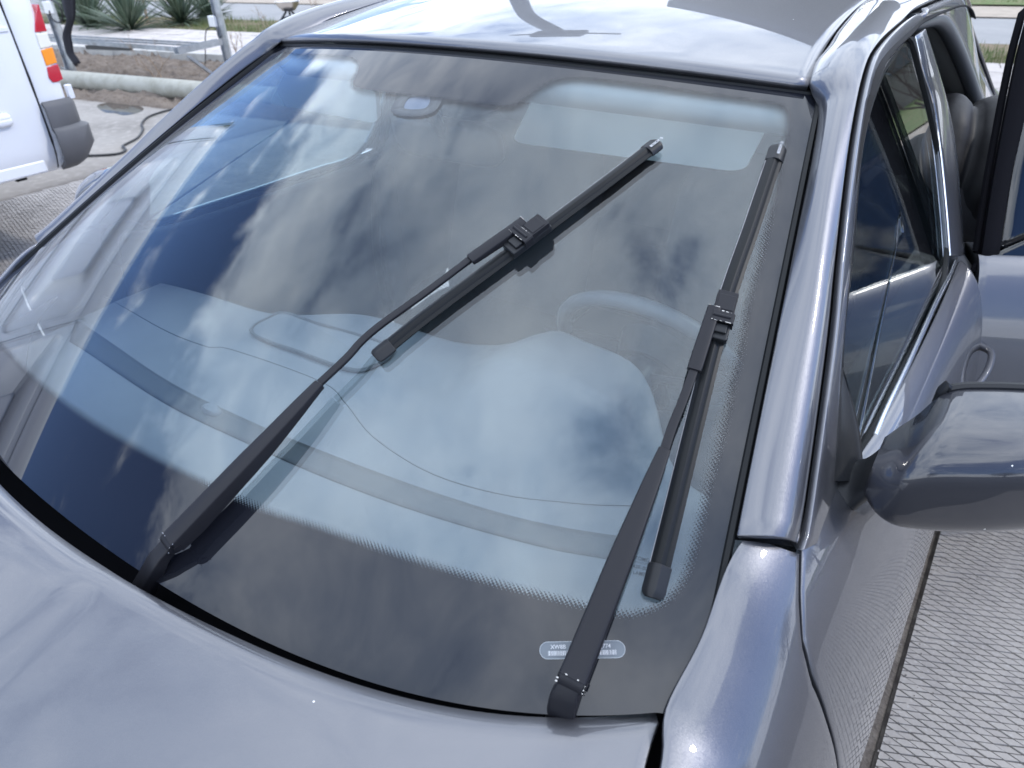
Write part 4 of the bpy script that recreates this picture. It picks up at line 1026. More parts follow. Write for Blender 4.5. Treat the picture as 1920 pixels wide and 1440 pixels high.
def loz_mesh(name, C, jit=.0007):
    n = len(C); zt = -.0005+rng.normal(0, jit, n); sh = rng.normal(0, .0006, (n, 4, 2))
    V = np.zeros((n, 8, 3)); V[:, :4, :2] = C[:, None]+LB+sh; V[:, :4, 2] = -.0068; V[:, 4:, :2] = C[:, None]+LT+sh; V[:, 4:, 2] = zt[:, None]+rng.normal(0, .0003, (n, 4))
    F = np.array([(4, 5, 6, 7), (0, 1, 5, 4), (1, 2, 6, 5), (2, 3, 7, 6), (3, 0, 4, 7)])[None]+np.arange(n)[:, None, None]*8
    me = bpy.data.meshes.new(name); me.from_pydata(V.reshape(-1, 3).tolist(), [], F.reshape(-1, 4).tolist()); me.update(); return me
C = lozenge_centres(.93, 2.9, -.28, 4.4)
q = project(np.c_[C, np.zeros(len(C))]); vis = (q[:, 0] > 1600) & (q[:, 0] < 1925) & (q[:, 1] > 985) & (q[:, 1] < 1445)
dist_ = np.linalg.norm(np.c_[C, np.zeros(len(C))]-CAM, axis=1); order = np.argsort(np.where(vis & (C[:, 0] > 1.005), dist_, 99)); near = order[:300]; rest = np.setdiff1d(np.arange(len(C)), near)
protos = [loz_mesh('paving_lozenge', np.zeros((1, 2))) for _ in range(6)]
for p_ in protos: p_.materials.append(CONCB)
for k, i in enumerate(near):
    o = bpy.data.objects.new('paving_lozenge', protos[k % 6]); col.objects.link(o); o.parent = right_slab; o.location = (C[i, 0], C[i, 1], 0)
def clipped(C_, x, keep_right):
    me_ = loz_mesh('paving_lozenges', C_); bm = bmesh.new(); bm.from_mesh(me_); bmesh.ops.bisect_plane(bm, geom=bm.verts[:]+bm.edges[:]+bm.faces[:], plane_co=(x, 0, 0), plane_no=(1, 0, 0), clear_inner=keep_right, clear_outer=not keep_right)
    bm.to_mesh(me_); bm.free(); return me_
o = link('paving_lozenges', clipped(C[rest], .962, True), CONCB, right_slab, False); o['kind'] = 'stuff'
C = lozenge_centres(-5.04, -.6, -.6, 4.6)
o = link('paving_lozenges', loz_mesh('paving_lozenges', C), material('worn_imprint', (.38, .35, .33), .85, noise=(2.2, 8, (.24, .22, .205), .42, .66), noise2=(60, 5, (.45, .43, .40), .5, .8), bump=(220, 6, .5, .0012)), mid_slab, False); o['kind'] = 'stuff'
gt = MB()
for k in range(420):
    if k < 260: x, y = .955+abs(random.gauss(0, .05))+(.6*random.random() if k % 3 == 0 else 0), random.uniform(.3, 2.4)
    elif k < 340: x, y = random.uniform(.80, .95), random.uniform(.3, 2.2)
    else: x, y = random.uniform(-5.6, -3.2), random.uniform(.8, 3.4)
    r_ = random.uniform(.0008, .0028)*(1.5 if k >= 340 else 1); p_ = [(x+r_*random.uniform(.6, 1.3)*c_[0], y+r_*random.uniform(.6, 1.3)*c_[1], (-.006 if .80 < x < .955 else .0)+r_*(c_[2]+.4)) for c_ in ((1, 0, 0), (-1, 0, 0), (0, 1, 0), (0, -1, 0), (0, 0, 1), (0, 0, -1))]
    gt.add(p_, [(0, 2, 4), (2, 1, 4), (1, 3, 4), (3, 0, 4), (2, 0, 5), (1, 2, 5), (3, 1, 5), (0, 3, 5)])
tag(gt.build('grit', material('pale_grit', (.42, .39, .36), .9, noise=(200, 2, (.12, .10, .09), .4, .6)), smooth=False), 'small stones and grit scattered along the slab joints', 'grit', None, 'stuff')
# puddle by the soil
pu = [at(q, 2, .002) for q in [(182, 198), (205, 192), (240, 193), (268, 202), (262, 210), (235, 216), (215, 212), (196, 210)]]
o = MB().add(spline(pu, 40, True), [tuple(range(40))[::-1]]).build('puddle', material('water_film', (.05, .045, .04), .04), smooth=False); o['kind'] = 'structure'
# soil bed with clods
ns, ntt = 420, 60
Sg, Tg = np.meshgrid(np.linspace(-16, 10, ns), np.linspace(5.0, 7.5, ntt), indexing='ij')
Zg = .035+.02*np.sin(Sg*3.1+Tg*2)*np.sin(Tg*5)+rng.normal(0, .022, Sg.shape); Zg[:, 0] = -.05; Zg[:, 1] *= .4
P = np.stack([RD[0]*Sg+RN[0]*Tg, RD[1]*Sg+RN[1]*Tg, Zg], -1)
o = patch('soil_bed', P, SOILM); o['kind'] = 'structure'
# kerb stones, path slabs
kr = empty('kerb', kind='structure')
for i, s in enumerate(np.arange(-16, 14, 1.0)):
    MB().box(rp(s+.5, 7.44, .05), (.992, .12, .16+.004*math.sin(i*5)), np.array([[RD[0], RN[0], 0], [RD[1], RN[1], 0], [0, 0, 1]])).build('kerb_stone', KERBM, kr, bev=.008, smooth=False)
pa = strip('path', 7.5, 9.6, .088, GROOVE)
mb = MB(); Rr = np.array([[RD[0], RN[0], 0], [RD[1], RN[1], 0], [0, 0, 1]])
for i in range(120):
    for j in range(7):
        mb.box(rp(-20+i*.30+(j % 2)*.15, 7.65+j*.30, .095+rng.normal(0, .0015)), (.288, .288, .02), Rr)
o = mb.build('paving_slabs', PAVM, pa, smooth=False); o['kind'] = 'stuff'
strip('verge', 9.6, 11.5, .05, material('verge_soil', (.12, .11, .055), .95, noise=(3, 8, (.19, .14, .095), .42, .62), bump=(20, 6, .8, .03)), ns=200, nt_=12, bump=.02)
strip('road', 11.5, 15.0, -.02, ASPH, s0=-150, s1=150)
strip('far_shoulder', 15.0, 16.7, .0, SANDM, s0=-150, s1=150)
strip('far_grass', 16.7, 60, .03, material('far_turf', (.11, .15, .05), .95, noise=(1.5, 8, (.16, .145, .07), .45, .65), bump=(15, 6, .8, .05)), s0=-150, s1=150)
# grass blades
def grass(name, regions, mat, n, h0, h1):
    V, F = [], []
    tot = sum(r[4] for r in regions)
    for (s0, s1, t0, t1, w_, z) in regions:
        k = int(n*w_/tot); S_ = rng.uniform(s0, s1, k); T_ = rng.uniform(t0, t1, k)
        keep = (np.sin(S_*2.1+np.sin(T_*3)*1.5)+np.sin(S_*5.3+T_*4)*.6+rng.normal(0, .6, k)) > -.2
        for s, t in zip(S_[keep], T_[keep]):
            h = random.uniform(h0, h1); a = random.uniform(0, 6.28); dx, dy = math.cos(a), math.sin(a); x, y, _ = rp(s, t); w2 = .005; l = random.uniform(-.5, .5)*h
            i = len(V); V += [(x-dx*w2, y-dy*w2, z-.01), (x+dx*w2, y+dy*w2, z-.01), (x-dy*l, y+dx*l, z+h)]; F.append((i, i+1, i+2))
    me = bpy.data.meshes.new(name); me.from_pydata(V, [], F); me.update(); return tag(link(name, me, mat, None, False), 'short green and dry grass along the verge and across the road', 'grass', None, 'stuff')
GRASSM = material('grass_blade', (.09, .15, .035), .7, noise=(2.5, 5, (.22, .20, .09), .45, .7))
grass('grass', [(-16, 9, 9.65, 11.4, 1.2, .05), (-22, 6, 16.8, 19, .6, .03)], GRASSM, 46000, .04, .14)
# yuccas on the verge
YUC = material('yucca_leaf', (.075, .115, .070), .55, noise=(4, 3, (.13, .16, .11), .4, .7))
def yucca(base, w_, h, label, seed):
    r_ = random.Random(seed); V, F = [], []
    for k in range(130):
        a = r_.uniform(0, 6.283)
        el = r_.uniform(.05, 1.5); ln_ = (w_*.52*math.cos(el)+h*math.sin(el))*r_.uniform(.8, 1.12); d = np.array([math.cos(a)*math.cos(el), math.sin(a)*math.cos(el), math.sin(el)])
        s_ = nrm(np.cross(d, (0, 0, 1.001))); wl = r_.uniform(.016, .026); o0 = np.array(base)+d*.03+np.array([0, 0, .04])
        pts = []; droop = r_.uniform(.02, .22)*math.cos(el)*ln_
        for t_, ww in ((0, .7), (.35, 1), (.7, .75), (1, .05)):
            c = o0+d*ln_*t_-np.array([0, 0, droop*t_*t_]); u = nrm(np.cross(s_, d))
            pts += [c-s_*wl*ww+u*wl*ww*.35, c-u*0, c+s_*wl*ww+u*wl*ww*.35]
        i = len(V); V += pts
        for q_ in range(3):
            for e in (0, 1): F.append((i+q_*3+e, i+q_*3+e+1, i+q_*3+e+4, i+q_*3+e+3))
    o = mesh('yucca', V, F, YUC); m_ = o.modifiers.new('s', 'SOLIDIFY'); m_.thickness = .003
    return tag(o, label, 'yucca', 'yuccas along the verge')
for k, (q_, w_, h, lb) in enumerate([((128, 46), .7, .55, 'leftmost small yucca, partly behind the hanging black cloth'), ((172, 56), 1.0, .75, 'second yucca from the left, tall and dense'), ((246, 62), 1.35, .80, 'widest yucca at the edge of the path'),
        ((342, 48), 1.15, .75, 'round yucca standing alone right of the wooden stake'), ((392, 38), .85, .6, 'small yucca just behind the right galvanised post')]):
    b0 = at(q_, 2, .05); yucca(b0, w_, h, lb, k+3)
st = at((277, 44), 2, .05); top = at((266, -10), 1, st[1]); tag(MB().tube([st-np.array([0, 0, .05]), top], [.028, .024], 8).build('wooden_stake', material('pale_wood', (.42, .31, .2), .8, noise=(20, 5, (.30, .22, .15), .4, .6))), 'pale wooden stake standing between the yuccas', 'stake')
# dead stems
DRY = material('dry_stem', (.30, .22, .15), .9)
def twig(base, h, n, label, seed, spread=.5, mat=DRY, thick=.006, name='dry_weed', cat='weed', group='dry weeds'):
    r_ = random.Random(seed); mb = MB()
    def grow(p, d, l, r, lev):
        if lev == 0 or r < .0012: return
        q_ = np.array(p); pts = [q_]
        for _ in range(4):
            d = nrm(d+np.array([r_.gauss(0, .13), r_.gauss(0, .13), r_.gauss(.04, .08)])); q_ = q_+d*l/4; pts.append(q_)
        mb.tube(pts, np.linspace(r, r*.65, 5), 5)
        for _ in range(r_.choice((2, 2, 3))): grow(pts[r_.choice((2, 3, 4))], nrm(d+np.array([r_.gauss(0, spread), r_.gauss(0, spread), r_.gauss(.1, .25)])), l*r_.uniform(.5, .8), r*.6, lev-1)
    for _ in range(n): grow(np.array(base)+np.array([r_.gauss(0, .05), r_.gauss(0, .05), 0]), nrm(np.array([r_.gauss(0, .2), r_.gauss(0, .2), 1])), h*.5, thick, 4)
    return tag(mb.build(name, mat), label, cat, group)
twig(at((290, 152), 2, .02), .5, 3, 'dry grass stalks in the soil below the middle of the rack', 1, .3)
twig(at((445, 118), 2, .1), .45, 3, 'reddish dry stalks on the path kerb beside the right post', 2, .3)
twig(at((505, 50), 2, .06), .4, 2, 'small leafless weed by the road, left of the steel bowl', 5, .5)
twig(at((596, 44), 2, .06), .45, 2, 'thin bare weed by the road above the roof corner', 6, .3)

# --- concrete/steel pipe lying along the soil
pp = [rp(s, 5.45, .105) for s in np.linspace(-11.5, -4.9, 12)]
th = np.linspace(0, 2*math.pi, 24, endpoint=False)
tag(MB().tube(pp, .105, 24).build('barrier_pipe', material('whitewashed_pipe', (.36, .355, .31), .7, noise=(5, 7, (.25, .245, .20), .45, .7), bump=(40, 5, .4, .003))), 'long pale weathered pipe lying at the edge of the soil', 'pipe')
# --- galvanised rack
GALV = material('galvanised_steel', (.42, .45, .48), .38, .85, noise=(18, 5, (.56, .58, .60), .4, .65), noise2=(5, 6, (.34, .33, .32), .55, .7))
rk = empty('galvanised_rack', (-9.0, 5.2, 0), 'galvanised steel rack with two tall posts and low rails over the soil', 'rack')
def child_of(o, root): o.parent = root; o.matrix_parent_inverse = Matrix.Translation(-Vector(root.location)); return o
def channel(path, w_, d_, R3=None):
    """U channel: web and two flanges as one swept skin"""
    P = np.asarray(path, float); T = nrm(P[-1]-P[0]); up = np.array([0, 0, 1.0]) if abs(T[2]) < .7 else np.array([0.55, -.83, 0]); S_ = nrm(np.cross(T, up)); U_ = np.cross(S_, T); t_ = .004
    pr = [(-w_/2, 0), (w_/2, 0), (w_/2, d_), (w_/2-t_, d_), (w_/2-t_, t_), (-w_/2+t_, t_), (-w_/2+t_, d_), (-w_/2, d_)]
    return np.array([[p_+S_*a_+U_*b2 for a_, b2 in pr] for p_ in P])
bL, bR = np.array([-9.57, 4.51, 0.02]), np.array([-8.29, 5.98, .02])
for b0 in (bL, bR): child_of(MB().loft(channel([b0, b0+np.array([0, 0, 2.6])], .11, .05)).build('post', GALV, None, smooth=False), rk)
zr = .40
ends = [((97, 78), (338, 97), .05, .045), ((97, 71.5), (367, 87), .03, .02), ((97, 67), (398, 84), .03, .02)]
for a_, b2, w1, w2 in ends:
    A_, B_ = at(a_, 2, zr), at(b2, 2, zr); A_ = B_+(A_-B_)*1.3
    child_of(MB().loft(channel([A_, B_], w1, w2)).build('rail', GALV, None, smooth=False), rk)
A_, B_ = at((336, 101), 2, zr-.02), at((414, 84), 2, zr-.02); B_ = lerp(A_, B_, 1.0)
child_of(MB().loft(channel([A_+(A_-B_)*.05, B_], .07, .07)).build('end_beam', GALV, None, smooth=False), rk)
S_ = at((352, 108), 2, zr-.06); child_of(MB().loft(channel([S_, at((412, 152), 2, .03)], .06, .03)).build('strut', GALV, None, smooth=False), rk)
S_ = at((165, 92), 2, zr-.08); child_of(MB().loft(channel([S_, S_+np.array([.9, .1, .02])], .05, .05)).build('hook_bracket', material('dark_iron', (.08, .08, .08), .6), None, smooth=False), rk)
S_ = at((118, 128), 1, bL[1]); child_of(MB().loft(channel([S_, bL+np.array([.0, 0, .05])], .05, .03)).build('strut', GALV, None, smooth=False), rk)
MB_ = MB(); c_ = at((399, 40), 1, bR[1]-.06); MB_.box(c_, (.12, .06, .13)); WPL = material('white_plastic', (.78, .78, .77), .4)
tag(MB_.build('socket_box', WPL, bev=.01), 'white socket box fixed to the right galvanised post', 'socket box')
cab = spline([c_+(0, -.02, -.06), at((386, 60), 1, bR[1]-.1), at((385, 110), 1, bR[1]-.12), at((384, 150), 1, bR[1]-.15)], 20); CABM = material('black_cable', (.015, .015, .016), .5)
tag(MB().tube(cab, .007, 6).build('cable', CABM), 'thin black cable hanging from the white box on the right post', 'cable')
cab = spline([c_+(.03, -.02, -.05), at((406, 55), 1, bR[1]-.08), at((410, 70), 1, bR[1]-.08), at((416, 68), 1, bR[1]-.05)], 16)
tag(MB().tube(cab, .007, 6).build('cable', CABM), 'short looped cable between the white box and the right post', 'cable')
c_ = at((90, 14), 1, bL[1]-.06); tag(MB().box(c_, (.12, .06, .14)).build('socket_box', WPL, bev=.01), 'white socket box on the left post beside the van', 'socket box')
cab = spline([at((96, 0), 1, 4.4), at((110, 8), 1, 4.4), at((117, 28), 1, 4.4), at((112, 42), 1, 4.4), at((98, 36), 1, 4.4), at((92, 20), 1, 4.4)], 26)
tag(MB().tube(cab, .010, 6).build('cable', CABM), 'black cable loop around the left post beside the van lamp', 'cable')
# black cloth strap hanging over the rack
sp_px = [((118, -20), (140, -20)), ((119, 5), (141, 5)), ((124, 25), (141, 28)), ((129, 40), (139, 38)), ((126, 52), (135, 54)), ((121, 66), (133, 68)), ((124, 85), (136, 84)), ((128, 98), (138, 98)), ((138, 112), (145, 108)), ((146, 124), (151, 118))]
Lq, Rq = np.array([at(a_, 1, 4.34) for a_, _ in sp_px]), np.array([at(b2, 1, 4.30) for _, b2 in sp_px])
Lq, Rq = spline(Lq, 30), spline(Rq, 30)
rowsS = np.array([lerp(Lq, Rq, s)+np.array([0, -.03*math.sin(s*math.pi)+.012*math.sin(s*9), 0]) for s in np.linspace(0, 1, 9)])
o = patch('hanging_strap', rowsS, material('black_fabric', (.012, .012, .018), .85, bump=(60, 5, .5, .004)), None, t=.02); tag(o, 'black cloth hanging beside the left post in front of the yuccas', 'cloth')
# hose on the slab
hp = [at(q_, 2, .012) for q_ in [(150, 292), (190, 291), (222, 288), (236, 281), (230, 274), (240, 268), (258, 258), (268, 243), (266, 232), (278, 219), (310, 208), (350, 200)]]
tag(MB().tube(spline(hp, 70), .010, 8).build('hose', CABM), 'thin dark hose snaking over the concrete behind the van', 'hose')
# steel bowl on a dark pot
bb = at((550, 67), 2, .09); th = np.linspace(0, 2*math.pi, 28, endpoint=False)
def lathe(c, prof): return np.array([[(c[0]+r*math.cos(a), c[1]+r*math.sin(a), c[2]+z) for a in th] for r, z in prof])
bt = empty('garden_pot', tuple(bb), 'dark round pot with splayed stand at the path edge', 'pot')
o = MB().loft(lathe((0, 0, 0), [(.10, 0), (.19, .05), (.22, .14), (.19, .23), (.10, .28), (.05, .29)])).build('pot_body', material('dark_pot', (.04, .042, .05), .6), bt)
mb = MB()
for a in (.3, 2.4, 4.5): mb.tube([(.17*math.cos(a), .17*math.sin(a), .24), (.05*math.cos(a), .05*math.sin(a), .36)], .016, 6)
mb.build('stand', CABM, bt)
tag(MB().loft(lathe(bb, [(.03, .36), (.10, .37), (.165, .44), (.19, .50), (.205, .505), (.185, .495), (.15, .43), (.02, .39)])).build('steel_bowl', material('brushed_steel', (.55, .52, .48), .3, 1.0)), 'shallow steel bowl resting on the dark pot beside the road', 'bowl')

# --- white van
van = empty('white_van', (-4.4, -1.0, 0), 'white panel van parked beside the grey car, its rear corner at the left', 'van')
VP = material('white_van_paint', (.80, .81, .83), .28, set={'Coat Weight': .6, 'Coat Roughness': .03}, noise=(1.2, 6, (.74, .755, .78), .4, .75))
vch = lambda o: child_of(o, van)
XS = -3.42; xw = 1.94
def vsec(y, f):      # half section of the side from sill to roof, f = shrink at rounded ends
    pts = [(XS-.06, .50), (XS-.02, .56), (XS, .66), (XS+.012, .95), (XS+.005, 1.35), (XS-.03, 1.75), (XS-.075, 2.02), (XS-.095, 2.14), (XS-.13, 2.235), (XS-.22, 2.30), (XS-.5, 2.36), (XS-xw/2, 2.38)]
    P = spline([(a_, 0, b2) for a_, b2 in pts], 60); P = P[:, [0, 2]]
    xc = XS-xw/2; P[:, 0] = xc+(P[:, 0]-xc)*(1-.5*f*f*.25); P[:, 1] = P[:, 1]-f*f*.10*np.clip((P[:, 1]-1.4)/1, 0, 1)
    L_ = P.copy(); L_[:, 0] = 2*xc-L_[:, 0]; full = np.vstack([P, L_[::-1][1:]])
    return [(a_, y, b2) for a_, b2 in full]
SEAM = 1.515
ysb = np.r_[np.linspace(-3.7, SEAM-.006, 60)]
vch(patch('body_side', np.array([vsec(y, max(0, (-3.2-y)/.5)) for y in ysb]), VP, None, t=.02, bev=.002))
ysr = [(SEAM, 0), (1.56, 0), (1.60, .05), (1.635, .2), (1.66, .45), (1.685, .8), (1.695, 1.1), (1.70, 1.3)]
vch(patch('rear_corner', np.array([vsec(y, f) for y, f in ysr]), VP, None, t=.02, bev=.002))
mb = MB(); mb.box((XS-xw/2, 1.66, 1.42), (xw-.36, .06, 1.76)); vch(mb.build('rear_door', VP, None, bev=.02))
mb = MB(); mb.box((XS-xw/2, 1.66, 1.42), (xw-.2, .012, 1.8)); vch(mb.build('rear_panel', VOID, None))
# recessed and raised pressings on the flank
def rrect(y0, y1, z0, z1, r, n=6):
    o_ = []
    for cy_, cz_, a0 in ((y1-r, z1-r, 0), (y0+r, z1-r, 90), (y0+r, z0+r, 180), (y1-r, z0+r, 270)):
        for a in np.radians(np.linspace(a0, a0+90, n)): o_.append((cy_+r*math.cos(a), cz_+r*math.sin(a)))
    return np.array(o_)
def sx_at(z): return np.interp(z, [.5, .56, .66, .95, 1.35, 1.75, 2.02, 2.14, 2.235], [XS-.06, XS-.02, XS, XS+.012, XS+.005, XS-.03, XS-.075, XS-.095, XS-.13])
def pressing(y0, y1, z0, z1, r, depth, name='pressing', rim=.03):
    a_ = rrect(y0, y1, z0, z1, r); b2 = rrect(y0+rim, y1-rim, z0+rim*.8, z1-rim*.8, max(.004, r-rim*.5))
    o1 = np.array([(sx_at(z)+.0015, y, z) for y, z in a_]); o2 = np.array([(sx_at(z)+depth, y, z) for y, z in b2]); c_ = np.array([(sx_at(p_[2])+depth, *(p_[1:])) for p_ in [lerp(o2.mean(0), q_, .5) for q_ in o2]])
    R = np.array([o1, lerp(o1, o2, .5)+np.array([depth*.25, 0, 0]), o2, c_]); R = np.concatenate([R, R[:, :1]], 1)
    vch(patch(name, R, VP, None, t=.004, flip=False))
for y0, y1 in ((-3.0, -1.75), (-1.62, -.12), (.02, 1.34)): pressing(y0, y1, 1.28, 1.98, .10, .018)
pressing(-.9, 1.37, 1.015, 1.10, .03, .026, rim=.02); pressing(-3.0, 1.36, .775, .835, .02, .020, rim=.014)
# dark door seams and rails
for z, x_off in ((1.20, .004), (2.055, .006)): vch(MB().box((sx_at(z)+x_off, -1.0, z), (.010, 5.0, .022)).build('side_rail', VP, None, bev=.003))
for y in (-1.69, -.05):
    vch(MB().tube([(sx_at(z)+.002, y, z) for z in np.linspace(.62, 2.1, 16)], .004, 4).build('door_seam', VOID, None))
vch(MB().tube([(sx_at(z)+.001, SEAM-.003, z) for z in np.linspace(.52, 2.2, 24)], .006, 4).build('door_seam', VOID, None))
vch(MB().tube([(sx_at(1.22)+.002, y, 1.16) for y in np.linspace(-3.2, SEAM-.1, 10)], .003, 4).build('door_seam', VOID, None))
vch(MB().box((XS-.06, -1.15, .545), (.10, 5.2, .07)).build('sill_lip', VP, None, bev=.015))
mb = MB()
for y in np.arange(-3, 1.4, .16): mb.box((XS-.07, y, .50), (.03, .05, .02))
vch(mb.build('sill_clips', VOID, None))
# tail lamp in four stacked lenses, bumper corner
def lens(pts, mat, name='lens'):
    P = np.array([at(q_, 0, XS+.012) for q_ in pts]); P[:, 0] = XS-.0
    k = np.clip((P[:, 1]-1.50)/.14, 0, 1); P[:, 0] -= .03*k*k
    R = MB().prism(P, (-.05, 0, 0)); return R
lamp = empty('tail_lamp'); lamp.parent = van
RED, AMB, CLR = material('red_lens', (.50, .008, .03), .12, set={'Coat Weight': 1.0}), material('amber_lens', (.95, .30, .01), .15, set={'Coat Weight': 1.0}), material('clear_ribbed_lens', (.80, .78, .68), .2)
def lens_obj(pts, mat):
    P = np.array([at(q_, 0, XS+.012) for q_ in pts]); k = np.clip((P[:, 1]-1.56)/.14, 0, 1); P[:, 0] = XS+.022-.035*k*k
    o_ = MB().prism(P, (-.09, 0, 0)).build('lens', mat, None, bev=.005, smooth=False); o_.parent = lamp; o_.matrix_parent_inverse = Matrix.Translation(-Vector(van.location)); return o_
lens_obj([(74, 8), (70, 25), (66, 45), (66, 61), (92, 59), (86, 40), (80, 20), (77, 8)], RED)
lens_obj([(66.5, 63), (92, 61), (101, 87), (76, 92)], CLR)
lens_obj([(76.5, 94), (102, 88.5), (111, 118), (87, 124)], AMB)
lens_obj([(87.5, 126), (112, 120), (122, 149), (110, 154), (99, 155), (91, 146)], RED)
BUM = material('grey_bumper_plastic', (.095, .095, .10), .6, bump=(200, 4, .2, .001))
bs = []
for y, f in ((1.52, 0), (1.56, 0), (1.62, .04), (1.67, .2), (1.695, .5), (1.70, .7)):
    pr = [(XS+.010-f*.10, .845), (XS+.030-f*.10, .82), (XS+.028-f*.10, .72), (XS+.032-f*.10, .715), (XS+.046-f*.12, .70), (XS+.046-f*.13, .62), (XS+.03-f*.12, .555), (XS-.03-f*.10, .52+.05*f)]
    bs.append([(x_, y+(.02 if z_ < .71 else -.015)*min(1, (y-1.52)/.15)-(.05 if z_ < .6 else 0)*min(1, (y-1.52)/.15), z_) for x_, z_ in pr])
vch(patch('bumper_corner', np.array(bs), BUM, None, t=.02, bev=.004))
vch(MB().box((XS-xw/2, 1.66, .66), (xw-.20, .10, .24)).build('rear_bumper', BUM, None, bev=.03))
vch(MB().box((XS-.03, 1.70, .875), (.03, .03, .07)).build('door_hinge', VP, None, bev=.004))
for ay in (-2.7, .55):
    for sx in (0, 1):
        xw_ = XS-.14-sx*(xw-.28)
        R = np.array([[(xw_+o_, ay+r*math.cos(a), .34+r*math.sin(a)) for a in np.linspace(0, 2*math.pi, 32, endpoint=False)] for r, o_ in ((.05, .08), (.2, .07), (.3, .1), (.34, .06), (.34, -.06), (.3, -.1), (.05, -.08))])
        vch(MB().loft(R).build('wheel', BLACK, None, angle=30))
vch(MB().box((XS-xw/2, -3.75, 1.0), (xw-.1, .2, .9)).build('front_panel', VP, None, bev=.08))
vch(MB().box((XS-xw/2, -1.1, .52), (xw-.5, 4.8, .08)).build('chassis', VOID, None))

# --- person leaning into the back of the car
per = empty('person', (1.08, 1.86, 0), 'person in a black quilted jacket bending into the car behind its open rear door', 'person')
def skin_body(name, joints, edges, radii, mat, parent, root=0, sub=2):
    me = bpy.data.meshes.new(name); me.from_pydata([tuple(j) for j in joints], edges, []); me.update()
    o = link(name, me, mat, None); m_ = o.modifiers.new('k', 'SKIN'); m_.use_smooth_shade = True
    for v, r_ in zip(me.skin_vertices[0].data, radii): v.radius = (r_, r_) if isinstance(r_, float) else r_
    me.skin_vertices[0].data[root].use_root = True
    s_ = o.modifiers.new('u', 'SUBSURF'); s_.levels = s_.render_levels = sub; return child_of(o, parent)
J = [(1.08, 1.86, .90), (.86, 1.80, 1.00), (.64, 1.74, 1.05), (.52, 1.72, 1.07), (.42, 1.70, 1.06), (.30, 1.69, 1.03),      # pelvis spine chest neck head
     (.60, 1.90, 1.02), (.45, 1.98, .84), (.28, 1.90, .74), (.20, 1.87, .70), (.60, 1.56, 1.02), (.46, 1.50, .82), (.28, 1.58, .74), (.20, 1.60, .70),
     (1.12, 2.02, .84), (1.10, 2.16, .48), (1.24, 2.36, .10), (1.12, 2.37, .05), (1.12, 1.84, .84), (1.20, 2.02, .48), (1.34, 2.18, .10), (1.22, 2.19, .05)]
E_ = [(0, 1), (1, 2), (2, 3), (3, 4), (4, 5), (2, 6), (6, 7), (7, 8), (8, 9), (2, 10), (10, 11), (11, 12), (12, 13), (0, 14), (14, 15), (15, 16), (16, 17), (0, 18), (18, 19), (19, 20), (20, 21)]
Rr_ = [.14, .13, .14, .06, .085, .09, .065, .045, .035, .03, .065, .045, .035, .03, .09, .062, .045, .04, .09, .062, .045, .04]
skin_body('body', J, E_, Rr_, material('dark_clothing', (.025, .025, .03), .8), per)
JK = material('black_puffer', (.010, .010, .012), .55, bump=(14, 3, .35, .010), set={'Specular IOR Level': .3})
def puffer(path, r0, r1, n=80, q=.085, k=36, flat=1.0):
    P = spline(path, n); L_ = np.r_[0, np.cumsum(np.linalg.norm(np.diff(P, axis=0), axis=1))]; P_, T, A, B = frames(P); out = []
    for i in range(n):
        f = i/(n-1); r = lerp(r0, r1, f); w_ = abs(math.sin(math.pi*L_[i]/q+.4))**.45; rr = r*(.82+.18*w_)-.010*(1-w_)
        if i < 3: rr *= (.80, .93, 1)[i]
        out.append([P_[i]+rr*(A[i]*math.cos(a)*1.0+B[i]*math.sin(a)*flat)*(1+.018*math.sin(a*5+f*14)+.012*math.sin(a*11-f*23)) for a in np.linspace(0, 2*math.pi, k, endpoint=False)])
    return np.array(out)
mb = MB(); mb.loft(puffer([(1.14, 1.88, .88), (1.0, 1.84, .96), (.80, 1.78, 1.025), (.62, 1.73, 1.045), (.52, 1.72, 1.05)], .185, .175))
mb.loft(puffer([(.60, 1.86, 1.03), (.53, 1.95, .94), (.44, 1.99, .83), (.30, 1.91, .75)], .10, .065, 60, .07)); mb.loft(puffer([(.62, 1.60, 1.03), (.54, 1.52, .93), (.45, 1.50, .82), (.30, 1.57, .75)], .10, .065, 60, .07))
child_of(mb.build('quilted_jacket', JK, None, angle=0), per)
# jacket stitching on the shoulder
for off in (0, .12):
    pts = [(.60+off+.10*math.sin(a), 1.60+.16*a, 1.05+.185*math.cos(a-.55)) for a in np.linspace(-.3, 1.2, 16)]
TR = material('dark_trousers', (.02, .022, .03), .85)
mb = MB()
for s0 in (14, 18):
    mb.loft(puffer([J[0], J[s0], J[s0+1], J[s0+2]], .13, .075, 50, 3.0))
child_of(mb.build('trousers', TR, None, angle=0), per)
mb = MB()
for s0 in (16, 20):
    a_, b2 = np.array(J[s0]), np.array(J[s0+1]); mb.loft(np.array([[(a_[0]+.05-.27*t_, a_[1]+w_*math.cos(q_), .045+h_*math.sin(q_)) for q_ in np.linspace(0, 2*math.pi, 14, endpoint=False)] for t_, w_, h_ in ((-.02, .03, .04), (.1, .045, .045), (.5, .048, .042), (.85, .045, .035), (1.0, .02, .02))]))
child_of(mb.build('shoes', CABM, None), per)
hm = MB(); u = np.linspace(-1.5, 1.5, 10)
hm.loft(np.array([[(.285+.105*math.sin(a)*1.0, 1.69+.088*math.cos(a)*math.cos(b2), 1.055+.095*math.cos(a)*math.sin(b2)) for b2 in np.linspace(0, 2*math.pi, 20, endpoint=False)] for a in u]))
child_of(hm.build('knitted_hat', material('dark_knit', (.02, .02, .025), .95, bump=(300, 3, .6, .002)), None, angle=0), per)

